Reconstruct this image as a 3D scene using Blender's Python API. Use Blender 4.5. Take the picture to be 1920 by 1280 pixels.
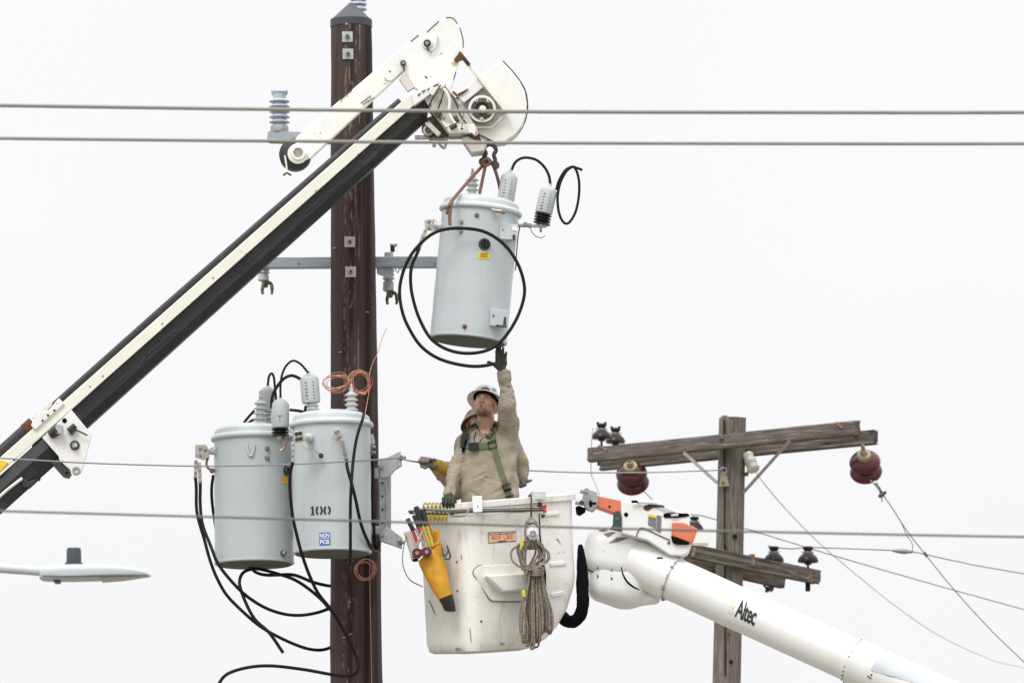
import bpy, math, random
import numpy as np
from mathutils import Vector, Matrix
from mathutils.bvhtree import BVHTree

# ------------------------------------------------------------------ scene, camera, sky, sun, exposure
for _o in list(bpy.data.objects):
    bpy.data.objects.remove(_o)
SC = bpy.context.scene
COL = SC.collection
random.seed(7)

LENS, PITCH, EYE = 211.0, math.radians(8.5), 1.6
cam_d = bpy.data.cameras.new('camera'); cam_d.lens = LENS; cam_d.sensor_width = 36.0
cam_d.clip_start = 0.5; cam_d.clip_end = 3000
cam_d.dof.use_dof = True; cam_d.dof.focus_distance = 44.9; cam_d.dof.aperture_fstop = 6.6
cam = bpy.data.objects.new('camera', cam_d); COL.objects.link(cam)
cam.location = (0, 0, EYE); cam.rotation_euler = (math.pi / 2 + PITCH, 0, 0)
SC.camera = cam

SUN_EL, SUN_AZ = math.radians(50), math.radians(206)     # azimuth measured from +Y, clockwise
world = bpy.data.worlds.new('World'); SC.world = world; world.use_nodes = True
wn, wl = world.node_tree.nodes, world.node_tree.links
wn.clear()
w_out = wn.new('ShaderNodeOutputWorld'); w_bg = wn.new('ShaderNodeBackground')
w_sky = wn.new('ShaderNodeTexSky'); w_sky.sky_type = 'NISHITA'; w_sky.sun_disc = False
w_sky.sun_elevation = SUN_EL; w_sky.sun_rotation = SUN_AZ; w_sky.dust_density = 4; w_sky.air_density = 1
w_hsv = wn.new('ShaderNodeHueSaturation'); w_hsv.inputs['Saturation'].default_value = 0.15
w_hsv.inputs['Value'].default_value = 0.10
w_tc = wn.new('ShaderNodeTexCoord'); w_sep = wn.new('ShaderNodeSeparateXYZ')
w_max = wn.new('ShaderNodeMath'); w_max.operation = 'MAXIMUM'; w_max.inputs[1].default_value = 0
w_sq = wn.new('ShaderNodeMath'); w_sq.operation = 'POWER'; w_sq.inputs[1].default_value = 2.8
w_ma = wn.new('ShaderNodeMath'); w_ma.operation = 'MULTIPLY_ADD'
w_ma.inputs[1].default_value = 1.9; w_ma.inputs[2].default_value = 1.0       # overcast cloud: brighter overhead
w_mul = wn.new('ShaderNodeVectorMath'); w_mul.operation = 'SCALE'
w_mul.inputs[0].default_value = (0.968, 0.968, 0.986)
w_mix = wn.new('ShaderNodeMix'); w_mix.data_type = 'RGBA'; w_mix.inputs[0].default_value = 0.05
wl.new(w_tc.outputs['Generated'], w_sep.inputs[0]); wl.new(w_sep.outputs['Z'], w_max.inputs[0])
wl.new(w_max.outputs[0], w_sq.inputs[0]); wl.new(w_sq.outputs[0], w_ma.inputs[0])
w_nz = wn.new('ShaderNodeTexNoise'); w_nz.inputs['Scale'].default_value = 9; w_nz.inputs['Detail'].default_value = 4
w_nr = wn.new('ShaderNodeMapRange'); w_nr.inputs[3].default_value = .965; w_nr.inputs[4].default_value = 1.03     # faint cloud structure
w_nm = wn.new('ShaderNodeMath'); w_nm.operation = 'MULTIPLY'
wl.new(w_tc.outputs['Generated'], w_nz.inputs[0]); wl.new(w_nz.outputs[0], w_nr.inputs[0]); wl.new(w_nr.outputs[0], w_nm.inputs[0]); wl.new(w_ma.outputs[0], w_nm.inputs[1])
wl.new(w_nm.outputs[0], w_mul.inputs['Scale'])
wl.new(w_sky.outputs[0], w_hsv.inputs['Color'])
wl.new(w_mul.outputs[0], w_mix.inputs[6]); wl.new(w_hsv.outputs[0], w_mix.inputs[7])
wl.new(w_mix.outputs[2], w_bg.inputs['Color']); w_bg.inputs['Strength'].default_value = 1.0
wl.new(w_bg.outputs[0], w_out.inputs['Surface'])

sun_d = bpy.data.lights.new('sun', 'SUN'); sun_d.energy = 1.5; sun_d.angle = math.radians(24)
sun_d.color = (1.0, 0.97, 0.93)
sun = bpy.data.objects.new('sun', sun_d); COL.objects.link(sun)
_sd = Vector((math.sin(SUN_AZ) * math.cos(SUN_EL), math.cos(SUN_AZ) * math.cos(SUN_EL), math.sin(SUN_EL)))
sun.rotation_euler = _sd.to_track_quat('Z', 'Y').to_euler()
sun.location = (0, 20, 40)

SC.view_settings.view_transform = 'Standard'; SC.view_settings.look = 'None'
SC.view_settings.exposure = 0.0; SC.view_settings.gamma = 1.0
SC.view_settings.use_curve_mapping = False

# ------------------------------------------------------------------ helpers
F = LENS / 36.0 * 1920.0
CP, SP = math.cos(PITCH), math.sin(PITCH)
CAM = Vector((0, 0, EYE))

def ray(px, py):
    x, z = (px - 960) / F, -(py - 640) / F
    return Vector((x, CP - z * SP, SP + z * CP))

def at(px, py, Y):
    """the point at depth Y that stands where the photograph shows (px, py)"""
    d = ray(px, py)
    return CAM + d * (Y / d.y)

def mpp(Y): return Y / CP / F            # metres per photo pixel at depth Y

def spline(pts, k=6, closed=False):
    pts = [Vector(p) for p in pts]; n = len(pts); out = []
    m = n if closed else n - 1
    for i in range(m):
        if closed:
            p0, p1, p2, p3 = pts[i - 1], pts[i], pts[(i + 1) % n], pts[(i + 2) % n]
        else:
            p1, p2 = pts[i], pts[i + 1]
            p0 = pts[i - 1] if i else p1 * 2 - p2
            p3 = pts[i + 2] if i + 2 < n else p2 * 2 - p1
        for j in range(k):
            t = j / k
            out.append(0.5 * ((2 * p1) + (p2 - p0) * t + (2 * p0 - 5 * p1 + 4 * p2 - p3) * t * t + (3 * p1 - p0 - 3 * p2 + p3) * t ** 3))
    if not closed: out.append(pts[-1])
    return out

def perp(a):
    a = Vector(a).normalized()
    u = Vector((0, 0, 1)) if abs(a.z) < 0.9 else Vector((0, 1, 0))
    u = (u - a * u.dot(a)).normalized()
    return u, a.cross(u)

class MB:
    def __init__(s): s.v = []; s.f = []
    def add(s, vs, fs):
        b = len(s.v); s.v += [Vector(v) for v in vs]
        s.f += [tuple(i + b for i in f) for f in fs]; return s
    def loft(s, rings, closed=True, caps=True):
        n = len(rings[0]); vs = [p for r in rings for p in r]; fs = []
        for i in range(len(rings) - 1):
            for j in range(n if closed else n - 1):
                a, b = i * n + j, i * n + (j + 1) % n
                fs.append((a, b, b + n, a + n))
        if caps and closed:
            fs.append(tuple(range(n))[::-1]); fs.append(tuple(range((len(rings) - 1) * n, len(rings) * n)))
        return s.add(vs, fs)
    def tube(s, pts, r, n=8, caps=True, closed=False):
        pts = [Vector(p) for p in pts]; m = len(pts)
        rr = r if isinstance(r, (list, tuple)) else [r] * m
        rings = []; u = None
        for i, p in enumerate(pts):
            if closed: t = pts[(i + 1) % m] - pts[i - 1]
            else: t = pts[min(i + 1, m - 1)] - pts[max(i - 1, 0)]
            if t.length < 1e-9: t = Vector((0, 0, 1))
            t.normalize()
            if u is None: u, w = perp(t)
            else:
                u = u - t * u.dot(t)
                if u.length < 1e-6: u, w = perp(t)
                u.normalize(); w = t.cross(u)
            rings.append([p + (u * math.cos(2 * math.pi * k / n) + w * math.sin(2 * math.pi * k / n)) * rr[i] for k in range(n)])
        if closed:
            rings.append(rings[0]); return s.loft(rings, True, False)
        return s.loft(rings, True, caps)
    def lathe(s, p0, p1, prof, n=20):
        """prof: (radius m, position 0..1 along p0-p1)"""
        p0, p1 = Vector(p0), Vector(p1); a = p1 - p0; u, w = perp(a)
        rings = [[p0 + a * h + (u * math.cos(2 * math.pi * k / n) + w * math.sin(2 * math.pi * k / n)) * max(r, 1e-4) for k in range(n)] for r, h in prof]
        return s.loft(rings)
    def prism(s, poly, vec):
        poly = [Vector(p) for p in poly]; vec = Vector(vec); n = len(poly)
        vs = poly + [p + vec for p in poly]
        fs = [tuple(range(n)), tuple(range(n, 2 * n))[::-1]] + [(i, i + n, (i + 1) % n + n, (i + 1) % n) for i in range(n)]
        return s.add(vs, fs)
    def box(s, c, size, M=None):
        c = Vector(c); M = M or Matrix.Identity(3); hx, hy, hz = [q / 2 for q in size]
        vs = [c + M @ Vector((x, y, z)) for x in (-hx, hx) for y in (-hy, hy) for z in (-hz, hz)]
        return s.add(vs, [(0, 1, 3, 2), (4, 6, 7, 5), (0, 4, 5, 1), (2, 3, 7, 6), (0, 2, 6, 4), (1, 5, 7, 3)])
    def beam(s, a, b, w, h, side=(0, 1, 0)):
        """box from a to b; h across in the picture, w in depth"""
        a, b = Vector(a), Vector(b); x = (b - a).normalized(); y = Vector(side); y = (y - x * y.dot(x)).normalized(); z = x.cross(y)
        return s.box((a + b) / 2, ((b - a).length, w, h), Matrix((x, y, z)).transposed())
    def bvh(s): return BVHTree.FromPolygons([tuple(v) for v in s.v], s.f)
    def build(s, name, m, parent=None, angle=35, bevel=0, matrix=None, seg=2, norm=True):
        o0 = ORG.get(parent.name, Vector((0, 0, 0))) if parent is not None else Vector((0, 0, 0))
        me = bpy.data.meshes.new(name)
        me.from_pydata([tuple(v if matrix is not None else v - o0) for v in s.v], [], s.f)
        if norm:
            import bmesh
            bm = bmesh.new(); bm.from_mesh(me); bmesh.ops.recalc_face_normals(bm, faces=bm.faces); bm.to_mesh(me); bm.free()
        me.materials.append(m)
        me.polygons.foreach_set('use_smooth', [True] * len(me.polygons))
        me.set_sharp_from_angle(angle=math.radians(angle))
        o = bpy.data.objects.new(name, me); COL.objects.link(o)
        if parent is not None: o.parent = parent
        if matrix is not None:
            o.matrix_local = Matrix.Translation(-o0) @ matrix
        ORG[o.name] = o0
        if bevel:
            b = o.modifiers.new('bevel', 'BEVEL'); b.width = bevel; b.segments = seg; b.limit_method = 'ANGLE'; b.angle_limit = math.radians(40)
        return o

ORG = {}
def thing(name, label, cat, loc, group=None):
    o = bpy.data.objects.new(name, None); COL.objects.link(o); o.location = loc; o.empty_display_size = 0.1
    ORG[o.name] = Vector(loc); tag(o, label, cat, group); return o
def tag(o, label, cat, group=None):
    o['label'] = label; o['category'] = cat
    if group: o['group'] = group
    return o

def P(poly, Y): return [at(x, y, Y) for x, y in poly]
def plate(poly, Y, t): return MB().prism(P(poly, Y), (0, t, 0))
def circ(cx, cy, r, Y, n=20): return [at(cx + r * math.cos(2 * math.pi * k / n), cy + r * math.sin(2 * math.pi * k / n), Y) for k in range(n)]
def disc(cx, cy, rpx, Y, t, n=24):
    """round plate whose face looks at the street, rpx photo pixels in radius"""
    r = rpx * mpp(Y); a = at(cx, cy, Y)
    return MB().lathe(a, a + Vector((0, t, 0)), [(r * .94, 0), (r, min(.2, .004 / t)), (r, 1 - min(.2, .004 / t)), (r * .94, 1)], n)
def ringy(cx, cy, r_out, r_in, Y, t, n=24):
    """flat ring with a real hole"""
    a = at(cx, cy, Y); ro, ri = r_out * mpp(Y), r_in * mpp(Y); vs = []; fs = []
    for k in range(n):
        c, q = math.cos(2 * math.pi * k / n), math.sin(2 * math.pi * k / n)
        for rad, dy in ((ro, 0), (ri, 0), (ri, t), (ro, t)): vs.append(a + Vector((c * rad, dy, q * rad)))
    for k in range(n):
        b, d = 4 * k, 4 * ((k + 1) % n)
        for j in range(4): fs.append((b + j, b + (j + 1) % 4, d + (j + 1) % 4, d + j))
    return MB().add(vs, fs)
def bolt(parent, p, n, r, h, m, name='bolt', sides=6):
    p, n = Vector(p), Vector(n).normalized()
    return MB().lathe(p - n * .004, p + n * h, [(r * 1.5, 0), (r * 1.5, .25), (r, .26), (r, .85), (r * .8, 1)], sides if sides > 6 else 12).build(name, m, parent, 30)
def wobble(pts, amp=.004, seed=1):
    rnd = random.Random(seed); ks = [(rnd.uniform(3, 14), rnd.uniform(0, 6), Vector((rnd.uniform(-1, 1), rnd.uniform(-.4, .4), rnd.uniform(-1, 1)))) for _ in range(6)]; L = 0; out = []
    for i, p in enumerate(pts):
        if i: L += (p - pts[i - 1]).length
        e = min(1, i / 6, (len(pts) - 1 - i) / 6)
        out.append(p + sum((d * math.sin(k * L + f) for k, f, d in ks), Vector()) * amp * e)
    return out
def cable(pts, r, n=8, k=8): return MB().tube(wobble(spline(pts, k), .002, len(pts)), r, n)
def pc(lst, Y=None): return [at(p[0], p[1], p[2] if len(p) > 2 else Y) for p in lst]

def hit(bvh, px, py, off=0.003):
    d = ray(px, py).normalized(); loc, nor, _, _ = bvh.ray_cast(CAM, d)
    if loc is None: return None, None
    if nor.dot(d) > 0: nor = -nor
    return loc + nor * off, nor
def decal(bvh, quad, off=0.004, nx=8, ny=6, fallY=44.2):
    """thin sheet lying on a surface; quad = four photo corners TL TR BR BL"""
    vs = []; fs = []
    for j in range(ny + 1):
        for i in range(nx + 1):
            u, v = i / nx, j / ny
            x = (quad[0][0] * (1 - u) + quad[1][0] * u) * (1 - v) + (quad[3][0] * (1 - u) + quad[2][0] * u) * v
            y = (quad[0][1] * (1 - u) + quad[1][1] * u) * (1 - v) + (quad[3][1] * (1 - u) + quad[2][1] * u) * v
            p, _ = hit(bvh, x, y, off); vs.append(p if p is not None else at(x, y, fallY))
    for j in range(ny):
        for i in range(nx):
            a = j * (nx + 1) + i; fs.append((a, a + 1, a + nx + 2, a + nx + 1))
    return MB().add(vs, fs)
def text2d(body, bold=0.0, shear=0.0, space=1.0):
    cu = bpy.data.curves.new('t', 'FONT'); cu.body = body; cu.offset = bold; cu.shear = shear; cu.resolution_u = 3; cu.space_character = space
    ob = bpy.data.objects.new('t', cu); COL.objects.link(ob)
    dg = bpy.context.evaluated_depsgraph_get(); me = bpy.data.meshes.new_from_object(ob.evaluated_get(dg))
    import bmesh
    bm = bmesh.new(); bm.from_mesh(me); bmesh.ops.triangulate(bm, faces=bm.faces)
    for _ in range(5):
        es = [e for e in bm.edges if e.calc_length() > .09]
        if not es: break
        bmesh.ops.subdivide_edges(bm, edges=es, cuts=1); bmesh.ops.triangulate(bm, faces=bm.faces)
    bm.to_mesh(me); bm.free()
    vs = [tuple(v.co[:2]) for v in me.vertices]; fs = [tuple(p.vertices) for p in me.polygons]
    bpy.data.objects.remove(ob); bpy.data.curves.remove(cu); bpy.data.meshes.remove(me)
    x0 = min(v[0] for v in vs); x1 = max(v[0] for v in vs); y0 = min(v[1] for v in vs); y1 = max(v[1] for v in vs)
    return [((v[0] - x0) / (x1 - x0), 1 - (v[1] - y0) / (y1 - y0)) for v in vs], fs
def lettering(bvh, vf, quad, off=0.006, fallY=44.2):
    vs = []
    for u, v in vf[0]:
        x = (quad[0][0] * (1 - u) + quad[1][0] * u) * (1 - v) + (quad[3][0] * (1 - u) + quad[2][0] * u) * v
        y = (quad[0][1] * (1 - u) + quad[1][1] * u) * (1 - v) + (quad[3][1] * (1 - u) + quad[2][1] * u) * v
        p, _ = hit(bvh, x, y, off); vs.append(p if p is not None else at(x, y, fallY))
    return MB().add(vs, vf[1])
def ribbon(bvh, path, wpx, off=0.004, thick=0.004, k=6, fallY=44.4):
    """webbing strap lying on a surface along a photo path"""
    pts = spline([Vector((x, y, 0)) for x, y in path], k); rings = []
    for i, p in enumerate(pts):
        t = (pts[min(i + 1, len(pts) - 1)] - pts[max(i - 1, 0)]).normalized(); nrm = Vector((-t.y, t.x, 0)) * wpx / 2
        row = []
        for q in (p - nrm, p, p + nrm):
            h, n = hit(bvh, q.x, q.y, off)
            row.append(h if h is not None else None)
        c = [q for q in row if q is not None]
        base = c[0].y if c else fallY
        row = [q if q is not None else at(*((p + nrm * (j - 1)).xy), base) for j, q in enumerate(row)]
        up = Vector((0, -thick, 0))
        rings.append([row[0], row[1], row[2], row[2] + up, row[1] + up, row[0] + up])
    return MB().loft(rings)

# ------------------------------------------------------------------ materials
def mat(name, base, rough=.5, metal=0.0, var=.12, scale=6.0, stretch=(1, 1, 1), bump=0.0, bscale=60.0, bstretch=None,
        spots=(), coat=0.0, sub=0.0, spec=0.5, trans=0.0):
    """procedural paint / metal / cloth: base colour varied by noise; spots = (colour, noise scale, stretch, lo, hi, amount)"""
    m = bpy.data.materials.new(name); m.use_nodes = True; n, l = m.node_tree.nodes, m.node_tree.links
    b = n['Principled BSDF']; b.inputs['Roughness'].default_value = rough; b.inputs['Metallic'].default_value = metal
    b.inputs['Coat Weight'].default_value = coat; b.inputs['Specular IOR Level'].default_value = spec
    if sub: b.inputs['Subsurface Weight'].default_value = sub; b.inputs['Subsurface Radius'].default_value = (.01, .004, .002); b.inputs['Subsurface Scale'].default_value = 1
    tc = n.new('ShaderNodeTexCoord')
    def coords(st):
        mp = n.new('ShaderNodeMapping'); mp.inputs['Scale'].default_value = st; l.new(tc.outputs['Object'], mp.inputs[0]); return mp.outputs[0]
    nz = n.new('ShaderNodeTexNoise'); nz.inputs['Scale'].default_value = scale; nz.inputs['Detail'].default_value = 6; nz.inputs['Roughness'].default_value = .6
    l.new(coords(stretch), nz.inputs[0])
    rp = n.new('ShaderNodeValToRGB'); rp.color_ramp.elements[0].position = .3; rp.color_ramp.elements[1].position = .72
    rp.color_ramp.elements[0].color = (*[max(c * (1 - var), 0) for c in base], 1); rp.color_ramp.elements[1].color = (*[min(c * (1 + var * .7), 1) for c in base], 1)
    l.new(nz.outputs[0], rp.inputs[0]); cur = rp.outputs[0]
    for (c, s, st, lo, hi, amt) in spots:
        z = n.new('ShaderNodeTexNoise'); z.inputs['Scale'].default_value = s; z.inputs['Detail'].default_value = 5; z.inputs['Roughness'].default_value = .65
        l.new(coords(st), z.inputs[0])
        mr = n.new('ShaderNodeMapRange'); mr.inputs[1].default_value = lo; mr.inputs[2].default_value = hi; mr.inputs[3].default_value = 0; mr.inputs[4].default_value = amt
        l.new(z.outputs[0], mr.inputs[0])
        mx = n.new('ShaderNodeMix'); mx.data_type = 'RGBA'; l.new(mr.outputs[0], mx.inputs[0]); l.new(cur, mx.inputs[6]); mx.inputs[7].default_value = (*c, 1); cur = mx.outputs[2]
    l.new(cur, b.inputs['Base Color'])
    if bump:
        z = n.new('ShaderNodeTexNoise'); z.inputs['Scale'].default_value = bscale; z.inputs['Detail'].default_value = 4; l.new(coords(bstretch or stretch), z.inputs[0])
        bp = n.new('ShaderNodeBump'); bp.inputs['Strength'].default_value = bump; bp.inputs['Distance'].default_value = .01; l.new(z.outputs[0], bp.inputs['Height']); l.new(bp.outputs[0], b.inputs['Normal'])
    return m

V = {}
V['tank'] = mat('grey_tank_paint', (.515, .56, .575), .3, var=.06, scale=2.2, stretch=(1.5, 1.5, .35), bump=.35, bscale=2.6, bstretch=(2, 2, .5),
                spots=[((.36, .40, .40), 5, (5, 5, .5), .58, .8, .35), ((.62, .65, .65), 7, (6, 6, .3), .6, .8, .3), ((.25, .25, .23), 40, (1, 1, 1), .68, .71, .45)], spec=.28)
V['lid'] = mat('grey_lid_paint', (.56, .605, .61), .35, var=.05, scale=4, spots=[((.4, .42, .41), 20, (1, 1, 1), .62, .75, .3)])
V['tank_under'] = mat('shaded_tank_underside', (.15, .16, .135), .9, var=.2, scale=6, spots=[((.09, .085, .06), 9, (1, 1, 1), .5, .7, .5)], spec=.03)  # underside shade put into the base colour; brown blotches fall at random
V['porc'] = mat('light_grey_porcelain', (.55, .57, .555), .25, var=.04, scale=9, coat=.3)
V['porc_blue'] = mat('blue_grey_porcelain', (.42, .48, .55), .22, var=.05, scale=9, coat=.4)
V['arrester'] = mat('grey_arrester_cover', (.47, .50, .51), .5, var=.05, scale=10)
V['ink'] = mat('dark_print', (.03, .03, .035), .6, var=.3, scale=30)
V['rubber'] = mat('black_cable_rubber', (.008, .008, .009), .55, var=.3, scale=12, bump=.05, bscale=80, spec=.22)
V['blackpl'] = mat('black_plastic', (.012, .012, .014), .4, var=.3, scale=20)
V['galv'] = mat('galvanised_steel', (.50, .52, .53), .5, .55, var=.2, scale=14, spots=[((.33, .35, .36), 30, (1, 1, 1), .5, .65, .6), ((.7, .71, .72), 18, (1, 1, 1), .6, .7, .5)], bump=.05)
V['galv_arm'] = mat('galvanised_crossarm', (.34, .38, .41), .5, .4, var=.15, scale=10, stretch=(.4, 1, 3), spots=[((.5, .53, .55), 24, (.3, 1, 2), .55, .7, .6)])
V['tinned'] = mat('tinned_terminal', (.56, .52, .45), .35, .8, var=.3, scale=30, spots=[((.16, .12, .07), 40, (1, 1, 1), .55, .66, .8)])
V['brass'] = mat('brass_clamp', (.2, .175, .12), .3, .85, var=.3, scale=40, spots=[((.06, .05, .03), 50, (1, 1, 1), .55, .68, .8)])
V['steel'] = mat('worn_steel', (.38, .37, .36), .4, .8, var=.3, scale=30, spots=[((.08, .07, .06), 40, (1, 1, 1), .55, .7, .7)])
V['dark_steel'] = mat('dark_greasy_steel', (.07, .062, .055), .45, .5, var=.4, scale=25, spots=[((.16, .09, .05), 20, (1, 1, 1), .58, .7, .5)])
V['copper'] = mat('bare_copper', (.62, .29, .19), .4, .7, var=.3, scale=30)
V['white'] = mat('white_boom_paint', (.82, .82, .79), .38, var=.03, scale=3,
                 spots=[((.62, .59, .52), 5, (1, 1, 1), .54, .78, .4), ((.10, .085, .07), 34, (1, 1, 1), .665, .685, .8), ((.3, .17, .08), 13, (1, 1, 1), .70, .72, .7)], coat=.15)
V['white_tube'] = mat('white_fibreglass_boom', (.86, .86, .84), .3, var=.02, scale=2,
                 spots=[((.7, .67, .6), 3, (.6, .6, 2), .56, .8, .3), ((.2, .18, .15), 40, (1, 1, 1), .69, .71, .6)], coat=.3)
V['cream'] = mat('cream_flange_paint', (.80, .80, .70), .42, var=.04, scale=5, spots=[((.4, .38, .3), 30, (1, 1, 1), .66, .7, .6), ((.1, .08, .06), 70, (1, 1, 1), .71, .73, .8)])
V['beige'] = mat('grimy_pale_paint', (.62, .58, .52), .5, var=.1, scale=8, spots=[((.3, .22, .15), 16, (1, 1, 1), .6, .72, .6), ((.06, .05, .04), 30, (1, 1, 1), .68, .72, .8)])
V['boomblack'] = mat('black_boom_paint', (.022, .022, .024), .5, var=.25, scale=4, stretch=(1, 1, 1), bump=.04, bscale=20,
                 spots=[((.085, .08, .085), 12, (.5, 1, .5), .56, .72, .55), ((.3, .3, .3), 60, (1, 1, 1), .735, .75, .5)])
V['rust'] = mat('rust', (.13, .045, .02), .8, var=.5, scale=20, bump=.3, bscale=70, spots=[((.03, .012, .008), 30, (1, 1, 1), .5, .65, .7)])
V['bucket'] = mat('white_fibreglass_bucket', (.83, .82, .785), .36, var=.03, scale=2.5,
                 spots=[((.62, .57, .47), 3.2, (1, 1, 1.6), .46, .76, .6), ((.42, .38, .31), 8, (1.5, 1.5, .35), .55, .72, .5), ((.07, .065, .06), 36, (1, 1, 1.4), .675, .69, .75)], coat=.1)
V['bucket_dirt'] = mat('scuffed_fibreglass', (.66, .62, .54), .5, var=.1, scale=8, spots=[((.3, .27, .22), 14, (1, 1, 1), .55, .7, .6)])
V['orange'] = mat('orange_fibreglass', (.70, .19, .095), .5, var=.1, scale=7, spots=[((.45, .1, .05), 20, (1, 1, 1), .6, .75, .5)])
V['green_dark'] = mat('dark_green_cover', (.03, .07, .055), .5, var=.3, scale=12)
V['red'] = mat('red_plastic', (.5, .025, .03), .4, var=.15, scale=10)
V['maroon'] = mat('maroon_roller', (.13, .012, .018), .3, var=.2, scale=20)
V['steelgrey'] = mat('dull_grey_pin', (.2, .2, .2), .6, .4)
V['yellow'] = mat('yellow_vinyl', (.64, .31, .012), .5, var=.25, scale=9, bump=.3, bscale=14, spots=[((.28, .13, .02), 12, (1, 1, .6), .58, .74, .6)])
V['yrope'] = mat('yellow_rope', (.62, .47, .08), .7, var=.3, scale=60, bump=.6, bscale=120)
V['rope'] = mat('tan_braided_rope', (.33, .285, .225), .9, var=.5, scale=80, bump=1.0, bscale=130, spots=[((.12, .10, .075), 12, (1, 1, 1), .48, .66, .7), ((.13, .11, .08), 110, (1, 1, 2), .52, .6, .7)])
V['sling'] = mat('reddish_sling_rope', (.25, .125, .095), .9, var=.4, scale=80, bump=.8, bscale=140)
V['lime'] = mat('lime_tape', (.6, .58, .05), .5, var=.2, scale=40)
V['hood'] = mat('black_fabric_cover', (.006, .006, .007), .95, var=.3, scale=20, spec=.1)
V['st_yel'] = mat('yellow_sticker', (.85, .58, .02), .4, var=.06, scale=40)
V['st_blue'] = mat('blue_sticker', (.035, .16, .55), .4, var=.06, scale=30)
V['st_white'] = mat('white_sticker', (.85, .85, .85), .4, var=.03)
V['st_peach'] = mat('peach_sticker', (.85, .55, .38), .45, var=.08, scale=40)
V['st_orange'] = mat('orange_print', (.75, .15, .04), .5, var=.05)
V['st_grey'] = mat('grey_sticker', (.16, .16, .17), .5, var=.3, scale=60, spots=[((.5, .5, .5), 90, (1, 1, 4), .55, .6, .6)])
V['clear'] = mat('clear_plastic_roll', (.66, .68, .69), .15, var=.1, scale=30, coat=.5)
V['capblack'] = mat('dark_pole_cap', (.045, .05, .057), .5, var=.15, scale=12, spots=[((.18, .18, .18), 40, (1, 1, .4), .66, .72, .5)])
V['wire'] = mat('weathered_conductor', (.28, .272, .25), .6, .1, var=.1, spec=.2)
V['wire_lt'] = mat('pale_conductor', (.28, .28, .27), .5, .4, var=.1)
V['wire_mid'] = mat('dull_conductor', (.17, .17, .16), .7, .0, var=.1, spec=.1)
V['wire_dk'] = mat('dark_thin_wire', (.10, .10, .10), .5, .3, var=.1)
V['pin_ins'] = mat('dark_brown_porcelain', (.026, .015, .018), .25, var=.2, scale=12, coat=0, spec=.3)
V['red_ins'] = mat('reddish_brown_porcelain', (.085, .014, .015), .28, var=.25, scale=9, coat=.15, spec=.35)
V['cream_cap'] = mat('yellowed_cement_cap', (.36, .30, .19), .5, .2, var=.25, scale=20, spots=[((.14, .07, .03), 20, (1, 1, 1), .56, .7, .7)])
V['ivory'] = mat('ivory_porcelain', (.6, .58, .48), .25, var=.08, scale=15, coat=.4)
V['rustiron'] = mat('rusty_iron_strap', (.20, .105, .06), .7, .3, var=.4, scale=30, spots=[((.42, .38, .3), 20, (1, 1, 1), .52, .66, .6)])
V['brace'] = mat('weathered_flat_brace', (.33, .31, .28), .6, .4, var=.2, scale=15)
V['lampgrey'] = mat('pale_grey_lamp_paint', (.52, .56, .58), .45, var=.04, scale=5)
V['lampdark'] = mat('dark_blue_grey_photocell', (.045, .06, .075), .45, var=.1)
V['lens'] = mat('frosted_lamp_lens', (.42, .36, .3), .3, var=.1)
V['tan'] = mat('tan_work_shirt', (.40, .345, .275), .9, var=.16, scale=7, bump=.6, bscale=22, spots=[((.21, .175, .13), 5, (1, 1, .7), .5, .72, .5), ((.36, .3, .22), 300, (1, 1, 1), .45, .6, .4)], spec=.15)
V['tan2'] = mat('khaki_work_shirt', (.36, .29, .21), .9, var=.14, scale=6, bump=.3, bscale=18, spec=.15)
V['jeans'] = mat('dark_work_trousers', (.06, .06, .065), .9, var=.2, scale=8)
V['glove'] = mat('dark_olive_glove', (.045, .044, .036), .75, var=.35, scale=28, bump=.4, bscale=50, spots=[((.10, .10, .085), 24, (1, 1, 1), .56, .7, .6)])
V['glove2'] = mat('worn_grey_leather_glove', (.20, .175, .15), .8, var=.35, scale=22, bump=.5, bscale=40)
V['gcuff'] = mat('yellow_leather_cuff', (.50, .33, .05), .7, var=.25, scale=14, bump=.3, bscale=30, spots=[((.23, .15, .05), 12, (1, 1, 1), .55, .72, .6)])
V['web'] = mat('green_webbing', (.145, .175, .085), .8, var=.2, scale=20, bump=.5, bscale=160)
V['helmet'] = mat('white_hard_hat', (.80, .79, .77), .3, var=.05, scale=8, coat=.3, spots=[((.5, .46, .4), 18, (1, 1, 1), .62, .75, .4)])
V['hatred'] = mat('maroon_hat_sticker', (.28, .05, .07), .5, var=.2, scale=60)
V['hatblue'] = mat('blue_hat_sticker', (.22, .38, .48), .5, var=.3, scale=70)
V['camo'] = mat('olive_patterned_hard_hat', (.21, .18, .12), .5, var=.3, scale=24, spots=[((.10, .09, .05), 26, (1, 1, 1), .5, .6, .8)])
V['hair'] = mat('dark_hair', (.02, .014, .01), .7, var=.3, scale=60, bump=.5, bscale=120)
V['glass'] = mat('mirrored_sunglass_lens', (.16, .2, .3), .08, .9, var=.3, scale=30)

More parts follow.
